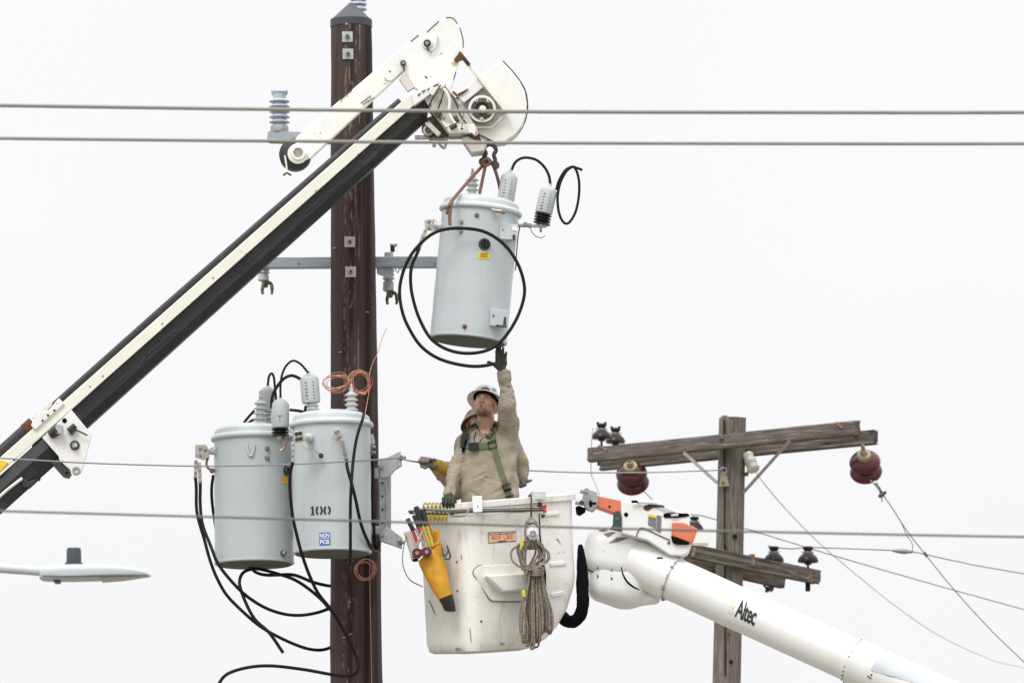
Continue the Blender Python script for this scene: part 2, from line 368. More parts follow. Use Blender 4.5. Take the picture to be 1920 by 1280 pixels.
def attr_mat(name, rough=.5, sub=.12):
    m = bpy.data.materials.new(name); m.use_nodes = True; n, l = m.node_tree.nodes, m.node_tree.links
    b = n['Principled BSDF']; b.inputs['Roughness'].default_value = rough
    b.inputs['Subsurface Weight'].default_value = sub; b.inputs['Subsurface Radius'].default_value = (.012, .005, .003); b.inputs['Subsurface Scale'].default_value = .6
    a = n.new('ShaderNodeAttribute'); a.attribute_name = 'tone'
    tc = n.new('ShaderNodeTexCoord'); z = n.new('ShaderNodeTexNoise'); z.inputs['Scale'].default_value = 45; z.inputs['Detail'].default_value = 4
    l.new(tc.outputs['Object'], z.inputs[0])
    mr = n.new('ShaderNodeMapRange'); mr.inputs[1].default_value = .3; mr.inputs[2].default_value = .7; mr.inputs[3].default_value = .82; mr.inputs[4].default_value = 1.12; l.new(z.outputs[0], mr.inputs[0])
    vm = n.new('ShaderNodeVectorMath'); vm.operation = 'SCALE'; l.new(a.outputs['Color'], vm.inputs[0]); l.new(mr.outputs[0], vm.inputs['Scale'])
    l.new(vm.outputs[0], b.inputs['Base Color']); return m
V['skin'] = attr_mat('skin')

def pole_mat():
    """creosoted pole: brown, dark runs of preservative, pale scrapes down the climbing face"""
    m = mat('brown_treated_pole', (.062, .038, .034), .6, var=.25, scale=5, stretch=(4, 4, .25), bump=.6, bscale=16, bstretch=(4, 4, .12),
            spots=[((.016, .006, .004), 3.4, (5, 5, .12), .56, .64, .85), ((.10, .075, .07), 9, (3, 3, .3), .52, .75, .5),
                   ((.26, .21, .18), 20, (2.2, 2.2, .35), .72, .76, .6), ((.03, .02, .018), 30, (1, 1, 4), .66, .74, .5)])
    n, l = m.node_tree.nodes, m.node_tree.links; b = n['Principled BSDF']
    cur = b.inputs['Base Color'].links[0].from_socket
    tc = n.new('ShaderNodeTexCoord'); sp = n.new('ShaderNodeSeparateXYZ'); l.new(tc.outputs['Object'], sp.inputs[0])
    def band(x0, w, s, lo, hi, col, amt, zs):
        nonlocal cur
        d = n.new('ShaderNodeMath'); d.operation = 'SUBTRACT'; d.inputs[1].default_value = x0; l.new(sp.outputs['X'], d.inputs[0])
        a = n.new('ShaderNodeMath'); a.operation = 'ABSOLUTE'; l.new(d.outputs[0], a.inputs[0])
        r = n.new('ShaderNodeMapRange'); r.inputs[1].default_value = w * .3; r.inputs[2].default_value = w; r.inputs[3].default_value = 1; r.inputs[4].default_value = 0; l.new(a.outputs[0], r.inputs[0])
        mp = n.new('ShaderNodeMapping'); mp.inputs['Scale'].default_value = (4, 1, zs); l.new(tc.outputs['Object'], mp.inputs[0])
        z = n.new('ShaderNodeTexNoise'); z.inputs['Scale'].default_value = s; z.inputs['Detail'].default_value = 5; l.new(mp.outputs[0], z.inputs[0])
        q = n.new('ShaderNodeMapRange'); q.inputs[1].default_value = lo; q.inputs[2].default_value = hi; q.inputs[4].default_value = amt; l.new(z.outputs[0], q.inputs[0])
        mu = n.new('ShaderNodeMath'); mu.operation = 'MULTIPLY'; l.new(r.outputs[0], mu.inputs[0]); l.new(q.outputs[0], mu.inputs[1])
        mx = n.new('ShaderNodeMix'); mx.data_type = 'RGBA'; l.new(mu.outputs[0], mx.inputs[0]); l.new(cur, mx.inputs[6]); mx.inputs[7].default_value = (*col, 1); cur = mx.outputs[2]
    band(.012, .034, 2, .3, .42, (.014, .004, .003), .95, .2)
    band(.075, .012, 3, .42, .5, (.02, .006, .005), .9, .25)
    band(-.112, .030, 3, .42, .5, (.018, .007, .005), .9, .35)
    band(-.165, .014, 11, .50, .57, (.22, .175, .15), .45, 1.5)
    band(-.125, .026, 12, .55, .61, (.30, .25, .22), .5, .8)
    band(-.088, .013, 14, .55, .60, (.25, .2, .17), .4, 1.0)
    band(-.06, .008, 10, .54, .6, (.3, .25, .22), .6, .5)
    b.inputs['Specular IOR Level'].default_value = .25
    l.new(cur, b.inputs['Base Color']); return m
V['pole'] = pole_mat()

def wood_mat(name, axis, dark=1.0):
    st = [9, 9, 9]; st[axis] = .55
    return mat(name, (.165 * dark, .143 * dark, .126 * dark), .9, var=.45, scale=5, stretch=tuple(st), bump=.9, bscale=9, bstretch=tuple(st),
               spots=[((.045, .034, .03), 6, tuple(st), .55, .66, .8), ((.33, .295, .25), 7, tuple(st), .54, .68, .8), ((.22, .17, .12), 3, (1, 1, 1), .55, .75, .3)], spec=.2)
V['wood_z'] = wood_mat('weathered_grey_pole_wood', 2, 1.08)
V['wood_x'] = wood_mat('weathered_crossarm_wood', 0, .9)
V['wood_dk'] = mat('dark_crack', (.022, .017, .014), .95, spec=.1)
V['ground'] = mat('asphalt_and_verge', (.24, .224, .2), .9, var=.3, scale=.3, bump=.2, spots=[((.09, .11, .05), .05, (1, 1, 1), .5, .56, .8)])

# ------------------------------------------------------------------ ground (below the frame)
g = MB().add([(-1500, -300, 0), (1500, -300, 0), (1500, 2600, 0), (-1500, 2600, 0)], [(0, 1, 2, 3)]).build('ground', V['ground'], norm=False)
g['kind'] = 'structure'

def shed_mesh(parent, c, axis, r, rc, h, m, name='shed', n=24):
    c, a = Vector(c), Vector(axis).normalized()
    return MB().lathe(c - a * h, c + a * h, [(rc, 0), (r * .93, .12), (r, .32), (r * .97, .48), (rc * 1.15, 1.0), (rc, 1)], n).build(name, m, parent, 40)

# ------------------------------------------------------------------ main pole
PY = 45.0
pole_foot = at(668.5, 1282, PY); ptop = at(658.5, 48, PY)
up = (ptop - pole_foot); up_n = up / up.z
foot = pole_foot - up_n * pole_foot.z
main_pole = thing('utility_pole', 'tall dark brown treated utility pole rising left of centre', 'utility pole', foot)
rt, rb_ = 38.5 * mpp(PY), 48.8 * mpp(PY)
rings = []
for i in range(60):
    t = i / 59; c = foot.lerp(ptop, t); zr = (c.z - pole_foot.z) / up.z; r = rb_ + (rt - rb_) * zr
    rings.append([c + Vector((math.cos(a), math.sin(a), 0)) * (r * (1 + .006 * math.sin(3 * a + i * .7) + .008 * math.sin(i * .9 + a) + .005 * math.sin(i * 2.3))) for a in [2 * math.pi * k / 40 for k in range(40)]])
pole_mb = MB().loft(rings); pole_mb.build('shaft', V['pole'], main_pole, 50)
pole_bvh = pole_mb.bvh()
cap_b, cap_t = at(658.5, 53, PY), at(658.5, 5, PY)
R_ = 39.6 * mpp(PY)
MB().lathe(cap_b, cap_t, [(R_ * .97, 0), (R_, .02), (R_, .29), (R_ * .97, .33), (R_ * .9, .36), (R_ * .1, .97), (R_ * .02, 1)], 36).build('pole_cap', V['capblack'], main_pole, 25)
p, nrm = hit(MB().lathe(cap_b, cap_t, [(R_, 0), (R_, 1)], 36).bvh(), 650, 45, 0); bolt(main_pole, p, nrm, .007, .008, V['galv'], 'cap_screw')
for (x, y) in ((651.5, 70), (652.5, 102), (656, 454), (657.5, 510)):
    p, nrm = hit(pole_bvh, x, y, .0); s = 20 * mpp(PY)
    w = MB().box(p + Vector((0, -.008, 0)), (s, .012, s)).build('square_washer', V['galv'], main_pole, bevel=.002)
    q = p + Vector((0, -.014, 0))
    MB().lathe(q, q + Vector((0, -.022, 0)), [(.021, 0), (.021, .9), (.012, .92), (.012, 1)], 6).build('nut', V['steel'], w, 30)
    MB().lathe(q, q + Vector((.003, -.045, -.004)), [(.010, 0), (.010, 1)], 10).build('bolt_end', V['dark_steel'], w, 30)
for (x, y) in ((628, 467), (688, 587), (656, 1130), (658, 1190), (645, 1196), (639, 662), (671, 740)):
    p, nrm = hit(pole_bvh, x, y, .002)
    MB().tube([p + Vector((-.012, .004, 0)), p + Vector((-.012, -.012, .006)), p + Vector((.008, -.014, .008)), p + Vector((.012, .004, .004))], .003, 6).build('staple', V['galv'], main_pole)

# steel crossarm behind the shaft
cross = MB().beam(at(492, 493.5, 45.19), at(822, 492, 45.19), .10, 19.5 * mpp(45.2)).build('steel_crossarm', V['galv_arm'], main_pole, bevel=.004)
for x in (500, 560, 700, 815): bolt(cross, at(x, 493, 45.138), (0, -1, 0), .008, .01, V['steel'])

# transformer mounting bracket on the right of the shaft
brk = plate([(711, 862), (722, 857), (733, 866), (733, 1004), (722, 1012), (711, 1012)], 44.78, .05).build('bracket_channel', V['galv'], main_pole, bevel=.004)
plate([(722, 868), (726, 868), (726, 1000), (722, 1000)], 44.768, .012).build('channel_rib', V['galv'], brk, bevel=.003)
for y in (885, 905, 930, 955, 980): bolt(brk, at(717, y, 44.775), (0, -1, 0), .006, .006, V['dark_steel'], 'hole_plug')
a1 = plate([(712, 864), (725, 857), (751, 845), (753.5, 872), (741, 880), (731, 892), (712, 897)], 44.60, .05).build('bracket_arm', V['galv'], main_pole, bevel=.004)
plate([(744, 848), (751, 845), (753.5, 872), (746, 876)], 44.57, .03).build('arm_flange', V['galv'], a1, bevel=.003)
bolt(a1, at(715, 876, 44.6), (0, -1, 0), .014, .03, V['steel']); bolt(a1, at(752, 858, 44.57), (.8, -.6, 0), .014, .04, V['steel'])
a2 = plate([(712, 1000), (724, 986), (734, 992), (755, 1008), (753, 1028), (741, 1023), (712, 1013)], 44.60, .05).build('bracket_arm', V['galv'], main_pole, bevel=.004)
plate([(746, 1001), (755, 1008), (753, 1028), (745, 1024)], 44.57, .03).build('arm_flange', V['galv'], a2, bevel=.003)
bolt(a2, at(716, 1003, 44.6), (0, -1, 0), .014, .03, V['steel']); bolt(a2, at(750, 1017, 44.57), (.8, -.6, 0), .014, .04, V['steel'])
plate([(692, 877), (712, 877), (712, 896), (692, 896)], 44.62, .04).build('bracket_strap', V['galv'], main_pole, bevel=.004)
plate([(692, 984), (712, 986), (712, 1002), (692, 1000)], 44.72, .04).build('bracket_strap', V['galv'], main_pole, bevel=.004)
plate([(706, 1000), (714, 1000), (714, 1032), (708, 1040), (703, 1034)], 44.68, .06).build('strap_shoe', V['dark_steel'], main_pole, bevel=.003)
# arms that carry the two hung tanks
MB().beam(at(560, 850, 44.95), at(640, 852, 44.95), .06, .07).build('hanger_arm', V['galv'], main_pole, bevel=.003)
MB().beam(at(560, 1000, 44.95), at(640, 1002, 44.95), .06, .07).build('hanger_arm', V['galv'], main_pole, bevel=.003)

# side bracket with post insulator, far left of the shaft
side = MB().beam(at(504, 258, 45.3), at(640, 260, 45.1), .07, 21 * mpp(45.2)).build('insulator_bracket', V['galv_arm'], main_pole, bevel=.005)

def post_insulator(label, x, ytop, ybot, Y, mt, n, half, grooves=True):
    b, t = at(x, ybot, Y), at(x, ytop, Y); h = (t - b).length; s = mpp(Y)
    o = thing('post_insulator', label, 'insulator', b, 'post insulators on the brown pole')
    MB().lathe(b, t, [(half * .62 * s, 0), (half * .62 * s, 1)], 20).build('core', mt, o)
    MB().lathe(b - Vector((0, 0, .004)), b + (t - b) * .17, [(half * .86 * s, 0), (half * .9 * s, .1), (half * .86 * s, .9), (half * .7 * s, 1)], 20).build('metal_base', V['galv'], o)
    for i in range(n):
        c = b.lerp(t, .26 + .52 * i / (n - 1)); shed_mesh(o, c, (0, 0, 1), half * s, half * .62 * s, h * .048, mt)
    c = b.lerp(t, .82)
    MB().lathe(c, t, [(half * .62 * s, 0), (half * .5 * s, .2), (half * .42 * s, .45), (half * .66 * s, .8), (half * .7 * s, 1)], 20).build('neck', mt, o)
    for sx in (-1, 1):
        MB().lathe(at(x + sx * half * .45, ytop + 5, Y), at(x + sx * half * .62, ytop - 4, Y), [(half * .24 * s, 0), (half * .3 * s, .5), (half * .2 * s, 1)], 12).build('saddle_ear', mt, o)
    return o
post_insulator('blue grey post insulator on a steel bracket left of the brown pole', 524, 173, 248, 45.3, V['porc_blue'], 5, 19.5)
post_insulator('grey ribbed insulator behind the dark cone cap of the brown pole', 672, -50, 40, 45.26, V['porc_blue'], 6, 16.5)

def dropped_insulator(label, x, y0, y1, Y, half, top_stub):
    t, b = at(x, y0, Y), at(x - 1, y1, Y); s = mpp(Y)
    o = thing('hanging_insulator', label, 'insulator', t, 'grey insulators hanging from the steel crossarm')
    MB().lathe(t, b, [(half * .78 * s, 0), (half * .78 * s, .3), (half * .7 * s, .32), (half * .7 * s, .74), (half * .92 * s, .76), (half * .95 * s, .97), (half * .8 * s, 1)], 20).build('body', V['arrester'], o)
    for i in range(4): shed_mesh(o, t.lerp(b, .36 + .1 * i), t - b, half * 1.06 * s, half * .7 * s, .010, V['arrester'])
    for sx in (-1, 1):
        MB().tube(spline(pc([(x + sx * 2, y1 - 1), (x + 6 + sx * 7, y1 + 5), (x + 6 + sx * 9, y1 + 14), (x + 6 + sx * 9, y1 + 21), (x + 6 + sx * 7, y1 + 24)], Y - .02), 4), [.014] * 10 + [.011] * 7, 8).build('brass_hook', V['brass'], o)
    MB().lathe(at(x + 3, y1 - 2, Y), at(x + 4, y1 + 12, Y), [(.02, 0), (.022, .5), (.012, 1)], 12).build('clamp_stem', V['brass'], o)
    if top_stub:
        MB().lathe(at(x + 7, y0 - 2, Y), at(x + 7, y0 - 14, Y), [(.017, 0), (.017, 1)], 12).build('top_stub', V['blackpl'], o)
        plate([(x + 2, y0 - 17), (x + 16, y0 - 17), (x + 15, y0 - 13), (x + 2, y0 - 14)], Y - .02, .05).build('top_cap', V['galv'], o, bevel=.002)
        plate([(706, 503), (738, 503), (737, 521), (731, 523), (707, 513)], Y - .12, .012).build('side_plate', V['galv'], o, bevel=.002)
        cable(pc([(740, 503), (747, 511), (750, 503), (756, 510)], Y - .05), .004, 6).build('wire_tail', V['steel'], o)
    return o
dropped_insulator('grey insulator with brass hooks hanging right of the pole, beside the raised transformer', 729, 474, 546, 45.3, 11, True)
dropped_insulator('small grey insulator with brass hooks hanging under the crossarm beside the black boom', 495, 478, 527, 45.3, 11, False)

# ------------------------------------------------------------------ transformers
def tank(name, label, base_px, top_px, halfw, Y, group='grey pole transformers'):
    b, t = at(*base_px, Y), at(*top_px, Y); a = t - b; L = a.length; R = halfw * mpp(Y); an = a.normalized()
    o = thing(name, label, 'transformer', b, group)
    prof = [(R * .985, 0), (R, .006)] + [(R * (1 + .003 * math.sin(i)), .006 + .994 * i / 24) for i in range(1, 25)]
    tm = MB().lathe(b, t, prof, 64); tm.build('tank', V['tank'], o, 30)
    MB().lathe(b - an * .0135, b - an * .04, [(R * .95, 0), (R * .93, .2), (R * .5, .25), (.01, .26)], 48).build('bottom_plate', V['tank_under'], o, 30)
    MB().lathe(b - an * .012, b + an * .010, [(R * .985, 0), (R * 1.012, .3), (R * 1.012, .8), (R * .99, 1)], 64).build('bottom_seam', V['tank'], o, 30)
    k = R * .25 / .3
    ld = MB().lathe(t - an * .012, t + an * .16, [(R * 1.0, 0), (R * 1.05, .0), (R * 1.078, .05), (R * 1.082, .12), (R * 1.06, .19), (R * 1.02, .235), (R * .995, .27), (R * .985, .38), (R * .97, .46), (R * .92, .53), (R * .8, .62), (R * .55, .71), (R * .3, .755), (.01, .77)], 64)
    ld.build('lid', V['lid'], o, 30)
    bv = tm.bvh()
    return o, bv, b, t, an, R, ld.bvh()

def bushing(o, p0, p1, half, n, m=None, name='bushing'):
    m = m or V['porc']; s = 1.0; p0, p1 = Vector(p0), Vector(p1); a = p1 - p0
    bo = MB().lathe(p0, p1, [(half * 1.12, 0), (half * 1.12, .12), (half * .66, .16), (half * .6, .8), (half * .5, .86), (half * .3, .87), (half * .3, 1)], 20).build(name, m, o)
    for i in range(n): shed_mesh(bo, p0.lerp(p1, .26 + .5 * i / (n - 1)), a, half * (1.02 - .05 * i / n), half * .6, a.length * .045, m)
    bolt(bo, p1, a, .010, .03, V['tinned'], 'terminal_stud', 10)
    return bo

def arrester(o, ptop, pbot, half, m=None, sheds=0, shed_m=None, pshed=None, marks=True):
    ptop, pbot = Vector(ptop), Vector(pbot); a = pbot - ptop
    mb = MB().lathe(ptop, pbot, [(half * .16, -.08), (half * .22, 0), (half * .62, .06), (half * .95, .17), (half, .2), (half, .93), (half * .94, 1)], 28)
    bo = mb.build('arrester', m or V['arrester'], o, 30)
    if sheds:
        pshed = Vector(pshed)
        MB().lathe(pbot, pshed, [(half * .55, 0), (half * .55, 1)], 16).build('shed_core', shed_m, bo)
        for i in range(sheds): shed_mesh(bo, pbot.lerp(pshed, (i + .5) / sheds), -a, half * 1.02, half * .5, .009, shed_m)
    if marks:
        bv = mb.bvh(); an = a.normalized(); side = an.cross(Vector((0, 1, 0))).normalized()
        for i in range(6):
            c = ptop.lerp(pbot, .3 + .11 * i)
            for (o1, w) in ((-.35, .12), (.35, .2)):
                c2 = c + side * half * o1 * -1; d = (c2 - CAM).normalized(); loc, nr, _, _ = bv.ray_cast(CAM, d)
                if loc is None: continue
                MB().box(loc + nr * .001, (half * w * random.uniform(.8, 2), .003, random.uniform(.003, .007))).build('printed_mark', V['ink'], bo)
    return bo

def dial(o, bv, x, y, r):
    p, n = hit(bv, x, y, 0); n = n.normalized(); s = mpp(44.2)
    d = MB().lathe(p - n * .004, p + n * .02, [(r * s * 1.15, 0), (r * s * 1.15, .4), (r * s * .95, .5), (r * s * .9, 1)], 28).build('tap_changer_dial', V['blackpl'], o)
    MB().lathe(p + n * .0205, p + n * .024, [(r * s * .75, 0), (r * s * .7, 1)], 20).build('dial_plate', V['blackpl'], d)
    u = Vector((0, 0, 1)); MB().beam(p + n * .03 - u * r * s * .6, p + n * .03 + u * r * s * .9, .018, .012, n).build('dial_handle', V['blackpl'], d, bevel=.002)
    for k in range(12):
        a = 2 * math.pi * k / 12; sx = n.cross(u).normalized(); q = p + n * .0175 + (sx * math.cos(a) + u * math.sin(a)) * r * s * 1.02
        MB().box(q, (.0035, .004, .0035)).build('dial_mark', V['st_white'], d)

def lug(o, pa, pb, w, name='cable_lug', holes=3):
    """flat tinned lug with a row of bolts"""
    pa, pb = Vector(pa), Vector(pb); l = MB().beam(pa, pb, .016, w).build(name, V['tinned'], o, bevel=.003)
    for i in range(holes): bolt(l, pa.lerp(pb, (i + .5) / holes * .8) + Vector((0, -.010, 0)), (0, -1, 0), .006, .007, V['steel'])
    return l

def terminal(o, bv, x, y, tip, plate_poly, Y):
    """low-voltage stud that leaves the tank side, with its flat spade"""
    p, n = hit(bv, x, y, -.01)
    if p is None: p = at(x, y, Y); 
    q = at(*tip, Y); st = MB().lathe(p, q, [(.032, 0), (.034, .2), (.024, .25), (.024, .5), (.03, .52), (.03, .7), (.016, .72), (.016, 1)], 18).build('terminal', V['porc'], o)
    sp = plate(plate_poly, Y - .012, .018).build('spade', V['tinned'], st, bevel=.003)
    cx = sum(q[0] for q in plate_poly) / len(plate_poly); cy = sum(q[1] for q in plate_poly) / len(plate_poly)
    for dx, dy in ((-5, -6), (-5, 6), (4, -4)): bolt(sp, at(cx + dx, cy + dy, Y - .013), (0, -1, 0), .010, .012, V['steel'])
    return st

# --- hoisted tank
T3Y = 44.27
t3, bv3, b3, top3, an3, R3, lid3 = tank('hoisted_transformer', 'tilted grey transformer hoisted on a rope sling under the boom tip', (878, 637), (901, 398), 72.5, T3Y)
s4 = mpp(44.2)
def tap(o, bv, x, y, r=.010, h=.014, m=None, name='bolt'):
    p, n = hit(bv, x, y, 0)
    if p is not None: bolt(o, p, n, r, h, m or V['steel'], name)
for (x, y) in ((865, 417), (864, 434), (894, 404)): tap(t3, bv3, x, y, .012, .02, V['brass'] if y == 404 else None)
tap(t3, bv3, 871, 612, .012, .02, V['rustiron'], 'drain_plug')
dial(t3, bv3, 908.5, 458, 10)
decal(bv3, [(897, 472), (919, 472), (918, 486), (896, 485)], .004).build('yellow_label', V['st_yel'], t3)
for i in range(3): decal(bv3, [(900, 475 + 3 * i), (914, 475 + 3 * i), (914, 476 + 3 * i), (900, 476 + 3 * i)], .006, 4, 1).build('label_print', V['ink'], t3)
def side_box(o, bv, quad, dep, m):
    vs0 = [hit(bv, *q, -.01)[0] or at(*q, T3Y) for q in quad]; y = min(v.y for v in vs0) - dep
    front = [at(q[0], q[1], y) for q in quad]
    mb = MB().add(front + vs0, [(0, 1, 2, 3), (7, 6, 5, 4), (0, 4, 5, 1), (1, 5, 6, 2), (2, 6, 7, 3), (3, 7, 4, 0)])
    return mb.build('support_lug_box', m, o, bevel=.003), y
sb, yy = side_box(t3, bv3, [(938, 419), (971, 421), (969, 450), (937, 448)], .02, V['lid'])
bolt(sb, at(943, 430, yy), (0, -1, 0), .007, .01, V['steel'])
plate([(960, 424), (970, 425), (970, 433), (960, 432)], yy - .006, .004).build('white_tag', V['st_white'], sb)
plate([(961, 440), (966, 440), (966, 450), (961, 450)], yy - .012, .01).build('earth_clip', V['dark_steel'], sb)
sb, yy = side_box(t3, bv3, [(920, 579), (954, 582), (951, 613), (919, 610)], .03, V['tank'])
bolt(sb, at(925, 591, yy), (0, -1, 0), .009, .01, V['steel'])
plate([(945, 594), (949, 594), (949, 611), (943, 611)], yy - .004, .006).build('slot', V['dark_steel'], sb)
MB().tube(pc([(930, 610), (938, 611), (950, 612)], yy - .01), .008, 8).build('bolt_rod', V['dark_steel'], sb)
# lid clamp
lc = MB().tube(pc([(921, 393), (930, 395), (945, 397)], T3Y - R3 - .02), .012, 8).build('lid_clamp', V['tinned'], t3)
plate([(930, 398), (938, 399), (938, 407), (934, 407)], T3Y - R3 - .03, .02).build('clamp_ear', V['tinned'], lc)
bolt(lc, at(944, 396, T3Y - R3 - .02), (0, -1, 0), .016, .02, V['steel'])
bushing(t3, at(885, 379, T3Y + .02), at(886, 324, T3Y + .02), 12.5 * s4, 4)
# top arrester leaning right
arrester(t3, at(957, 322, T3Y), at(948, 377, T3Y), 16 * s4)
MB().lathe(at(947.5, 377, T3Y), at(946, 387, T3Y), [(.055, 0), (.06, .4), (.045, .5), (.065, 1)], 20).build('bushing', V['porc'], t3)
# side arrester on a stub arm
ar = arrester(t3, at(1031, 349, T3Y), at(1019, 400, T3Y), 16.5 * s4, sheds=4, shed_m=V['blackpl'], pshed=at(1015.5, 421, T3Y))
MB().beam(at(966, 423, T3Y), at(1025, 424, T3Y), .03, .022).build('arrester_arm', V['galv'], t3, bevel=.002)
for (x, y) in ((985, 421), (993, 423)): bolt(t3, at(x, y, T3Y - .02), (0, -1, 0), .013, .02, V['steel'])
MB().lathe(at(1015, 421, T3Y), at(1013.5, 436, T3Y), [(.02, 0), (.02, .3), (.011, .35), (.011, .8), (.004, 1)], 12).build('arrester_stud', V['tinned'], t3)
cable(pc([(994, 426), (998, 436), (1006, 444), (1016, 446), (1022, 442)], T3Y - .03), .004, 6).build('thin_lead', V['wire_lt'], t3)
cable(pc([(975, 424), (972, 440), (969, 470), (967, 495), (966, 507)], T3Y - .06), .005, 6).build('earth_lead', V['dark_steel'], t3)
cable(pc([(959, 319), (966, 305), (978, 297), (992, 296), (1008, 301), (1022, 314), (1030, 330), (1032, 347)], T3Y), .0105).build('jumper_cable', V['rubber'], t3)
cable(pc([(1043, 356), (1048, 340), (1058, 322), (1067, 315), (1076, 314), (1083, 328), (1086, 350), (1084, 378), (1077, 402), (1065, 418), (1055, 414), (1048, 396), (1046, 370), (1050, 345), (1060, 324), (1072, 314), (1082, 316), (1092, 319)], T3Y - .02), .010).build('jumper_loop', V['rubber'], t3)
terminal(t3, bv3, 828, 424, (808, 421), [(796, 414), (800, 411), (815, 411), (826, 424), (822, 430), (808, 433), (797, 429)], T3Y - .06)
lug(t3, at(799, 428, T3Y - .09), at(784, 470, T3Y - .09), .03)
coil = MB().tube(wobble(spline(pc([(785, 462), (783, 474), (772, 500), (769.5, 530), (774, 562), (786, 598), (808, 634), (838, 655), (871, 663), (905, 659), (933, 645), (955, 622), (971, 594), (980, 562), (981.5, 534), (974, 500), (957, 471), (934, 450), (905, 434.5), (875, 428.5), (845, 428), (820, 434), (796, 450), (770, 480), (754, 515), (748.5, 550), (755, 590), (770, 622), (790, 649), (818, 669), (850, 681), (884, 687), (910, 686), (928, 681)], 43.90), 6), .0035, 5), .0128, 10)
tag(coil.build('cable_coil', V['rubber']), 'big loop of black cable circling the hoisted transformer', 'cable', 'black transformer cables')

V['lampgrey_dk'] = mat('faded_grey_print', (.26, .28, .29), .6)
# --- left tank
T1Y = 44.86
t1, bv1, b1, top1, an1, R1, lid1 = tank('pole_transformer', 'grey transformer on the far left of the pole, without numbers', (477, 1055), (475.5, 824), 74, T1Y)
MB().tube(spline(pc([(463, 832), (466, 850), (470, 854), (474, 850), (477, 832)], T1Y - R1 - .012), 4), .008, 8).build('lifting_hook', V['lid'], t1)
for y in (841, 858): tap(t1, bv1, 501, y, .014, .02)
dial(t1, bv1, 537, 882, 8)
decal(bv1, [(528, 893), (544, 892), (544, 906), (528, 907)], .005).build('yellow_label', V['st_yel'], t1)
tap(t1, bv1, 530, 1037, .018, .03, V['steel'], 'drain_plug')
terminal(t1, bv1, 406, 845, (392, 845), [(366, 833), (386, 833), (393, 844), (392, 858), (382, 862), (366, 857)], T1Y - .03)
lug(t1, at(367.5, 862, T1Y - .07), at(366.5, 899, T1Y - .07), .026); lug(t1, at(373.5, 866, T1Y - .05), at(375.5, 909, T1Y - .05), .026)
MB().tube(spline(pc([(390, 858), (387, 868), (391, 878), (404, 882)], T1Y - .04), 4), .009, 8).build('brass_link', V['brass'], t1)
bolt(t1, at(398, 882, T1Y - .08), (0, -1, 0), .014, .02, V['brass'])
bushing(t1, at(487, 799, T1Y - .03), at(489, 742, T1Y - .03), 12.5 * mpp(T1Y), 4)
plate([(485, 733), (491, 731), (492, 743), (487, 746)], T1Y - .06, .03).build('bushing_clamp', V['tinned'], t1, bevel=.002)
a_ = arrester(t1, at(502, 724, T1Y + .12), at(500, 772, T1Y + .12), 14.5 * mpp(T1Y), sheds=3, shed_m=V['porc'], pshed=at(500, 794, T1Y + .12), marks=False)
arrester(t1, at(525.5, 747, T1Y - R1 - .12), at(525.5, 802, T1Y - R1 - .12), 16.5 * mpp(T1Y), sheds=3, shed_m=V['blackpl'], pshed=at(525, 818, T1Y - R1 - .12), marks=False)
for (x0, x1, y0, y1) in ((520, 529, 778, 780), (523.5, 525.5, 778, 790)):
    plate([(x0, y0), (x1, y0), (x1, y1), (x0, y1)], T1Y - R1 - .12 - 16.8 * mpp(T1Y), .003).build('printed_mark', V['lampgrey_dk'], t1)
MB().lathe(at(525, 818, T1Y - R1 - .12), at(525.5, 830, T1Y - R1 - .12), [(.028, 0), (.028, .5), (.016, .55), (.012, 1)], 14).build('arrester_stud', V['tinned'], t1)
MB().beam(at(526, 822, T1Y - R1 - .10), at(541, 815, T1Y - R1 + .02), .02, .03).build('arrester_arm', V['galv'], t1, bevel=.002)
MB().tube(spline(pc([(524, 828), (530, 830), (534, 836), (530, 842), (525, 844)], T1Y - R1 - .13), 4), .008, 8).build('copper_tail', V['copper'], t1)
cable(pc([(502, 722), (505, 706), (510, 700), (514, 707), (516, 728), (518, 752)], T1Y - .02), .009).build('jumper_cable', V['rubber'], t1)
cable(pc([(455, 800), (460, 790), (469, 778), (477, 769)], T1Y + .1), .010).build('jumper_cable', V['rubber'], t1)
cable(pc([(459, 800), (468, 791), (480, 784), (492, 781)], T1Y + .14), .010).build('jumper_cable', V['rubber'], t1)
cable(pc([(400, 890), (397, 915), (398, 945), (402, 975), (406, 1000)], T1Y + .1), .0115).build('rear_lead', V['rubber'], t1)

# --- middle tank, marked 100
T2Y = 44.33
t2, bv2, b2, top2, an2, R2, lid2 = tank('pole_transformer', 'grey transformer marked 100 with a blue sticker, in front of the pole', (623, 1035), (621.5, 799), 73, T2Y)
def stencil_100():
    vs, fs = [], []
    def poly(pts):
        b = len(vs); vs.extend(pts); fs.append(tuple(range(b, b + len(pts))))
    poly([(.02, .16), (.10, .0), (.17, .0), (.17, .88), (.22, .88), (.22, 1), (.01, 1), (.01, .88), (.07, .88), (.07, .24), (.02, .28)])
    for cx in (.44, .83):
        for sgn in (-1, 1):
            out, inn = [], []
            for k in range(9):
                a = math.radians(-78 + 156 * k / 8)
                out.append((cx + sgn * (.006 + .175 * max(math.cos(a), 0) ** .7), .5 + .5 * math.sin(a) / math.sin(math.radians(78))))
                inn.append((cx + sgn * (.006 + .075 * max(math.cos(a), 0) ** .7), .5 + .30 * math.sin(a) / math.sin(math.radians(78))))
            for k in range(8): poly([out[k], out[k + 1], inn[k + 1], inn[k]])
    return vs, fs
lettering(bv2, stencil_100(), [(582, 948.5), (620, 947.5), (620, 964.5), (582, 965.5)], .003).build('painted_number', V['ink'], t2)
stk = decal(bv2, [(598.5, 998), (619, 997.5), (619.5, 1021), (599, 1022)], .003).build('blue_sticker', V['st_blue'], t2)
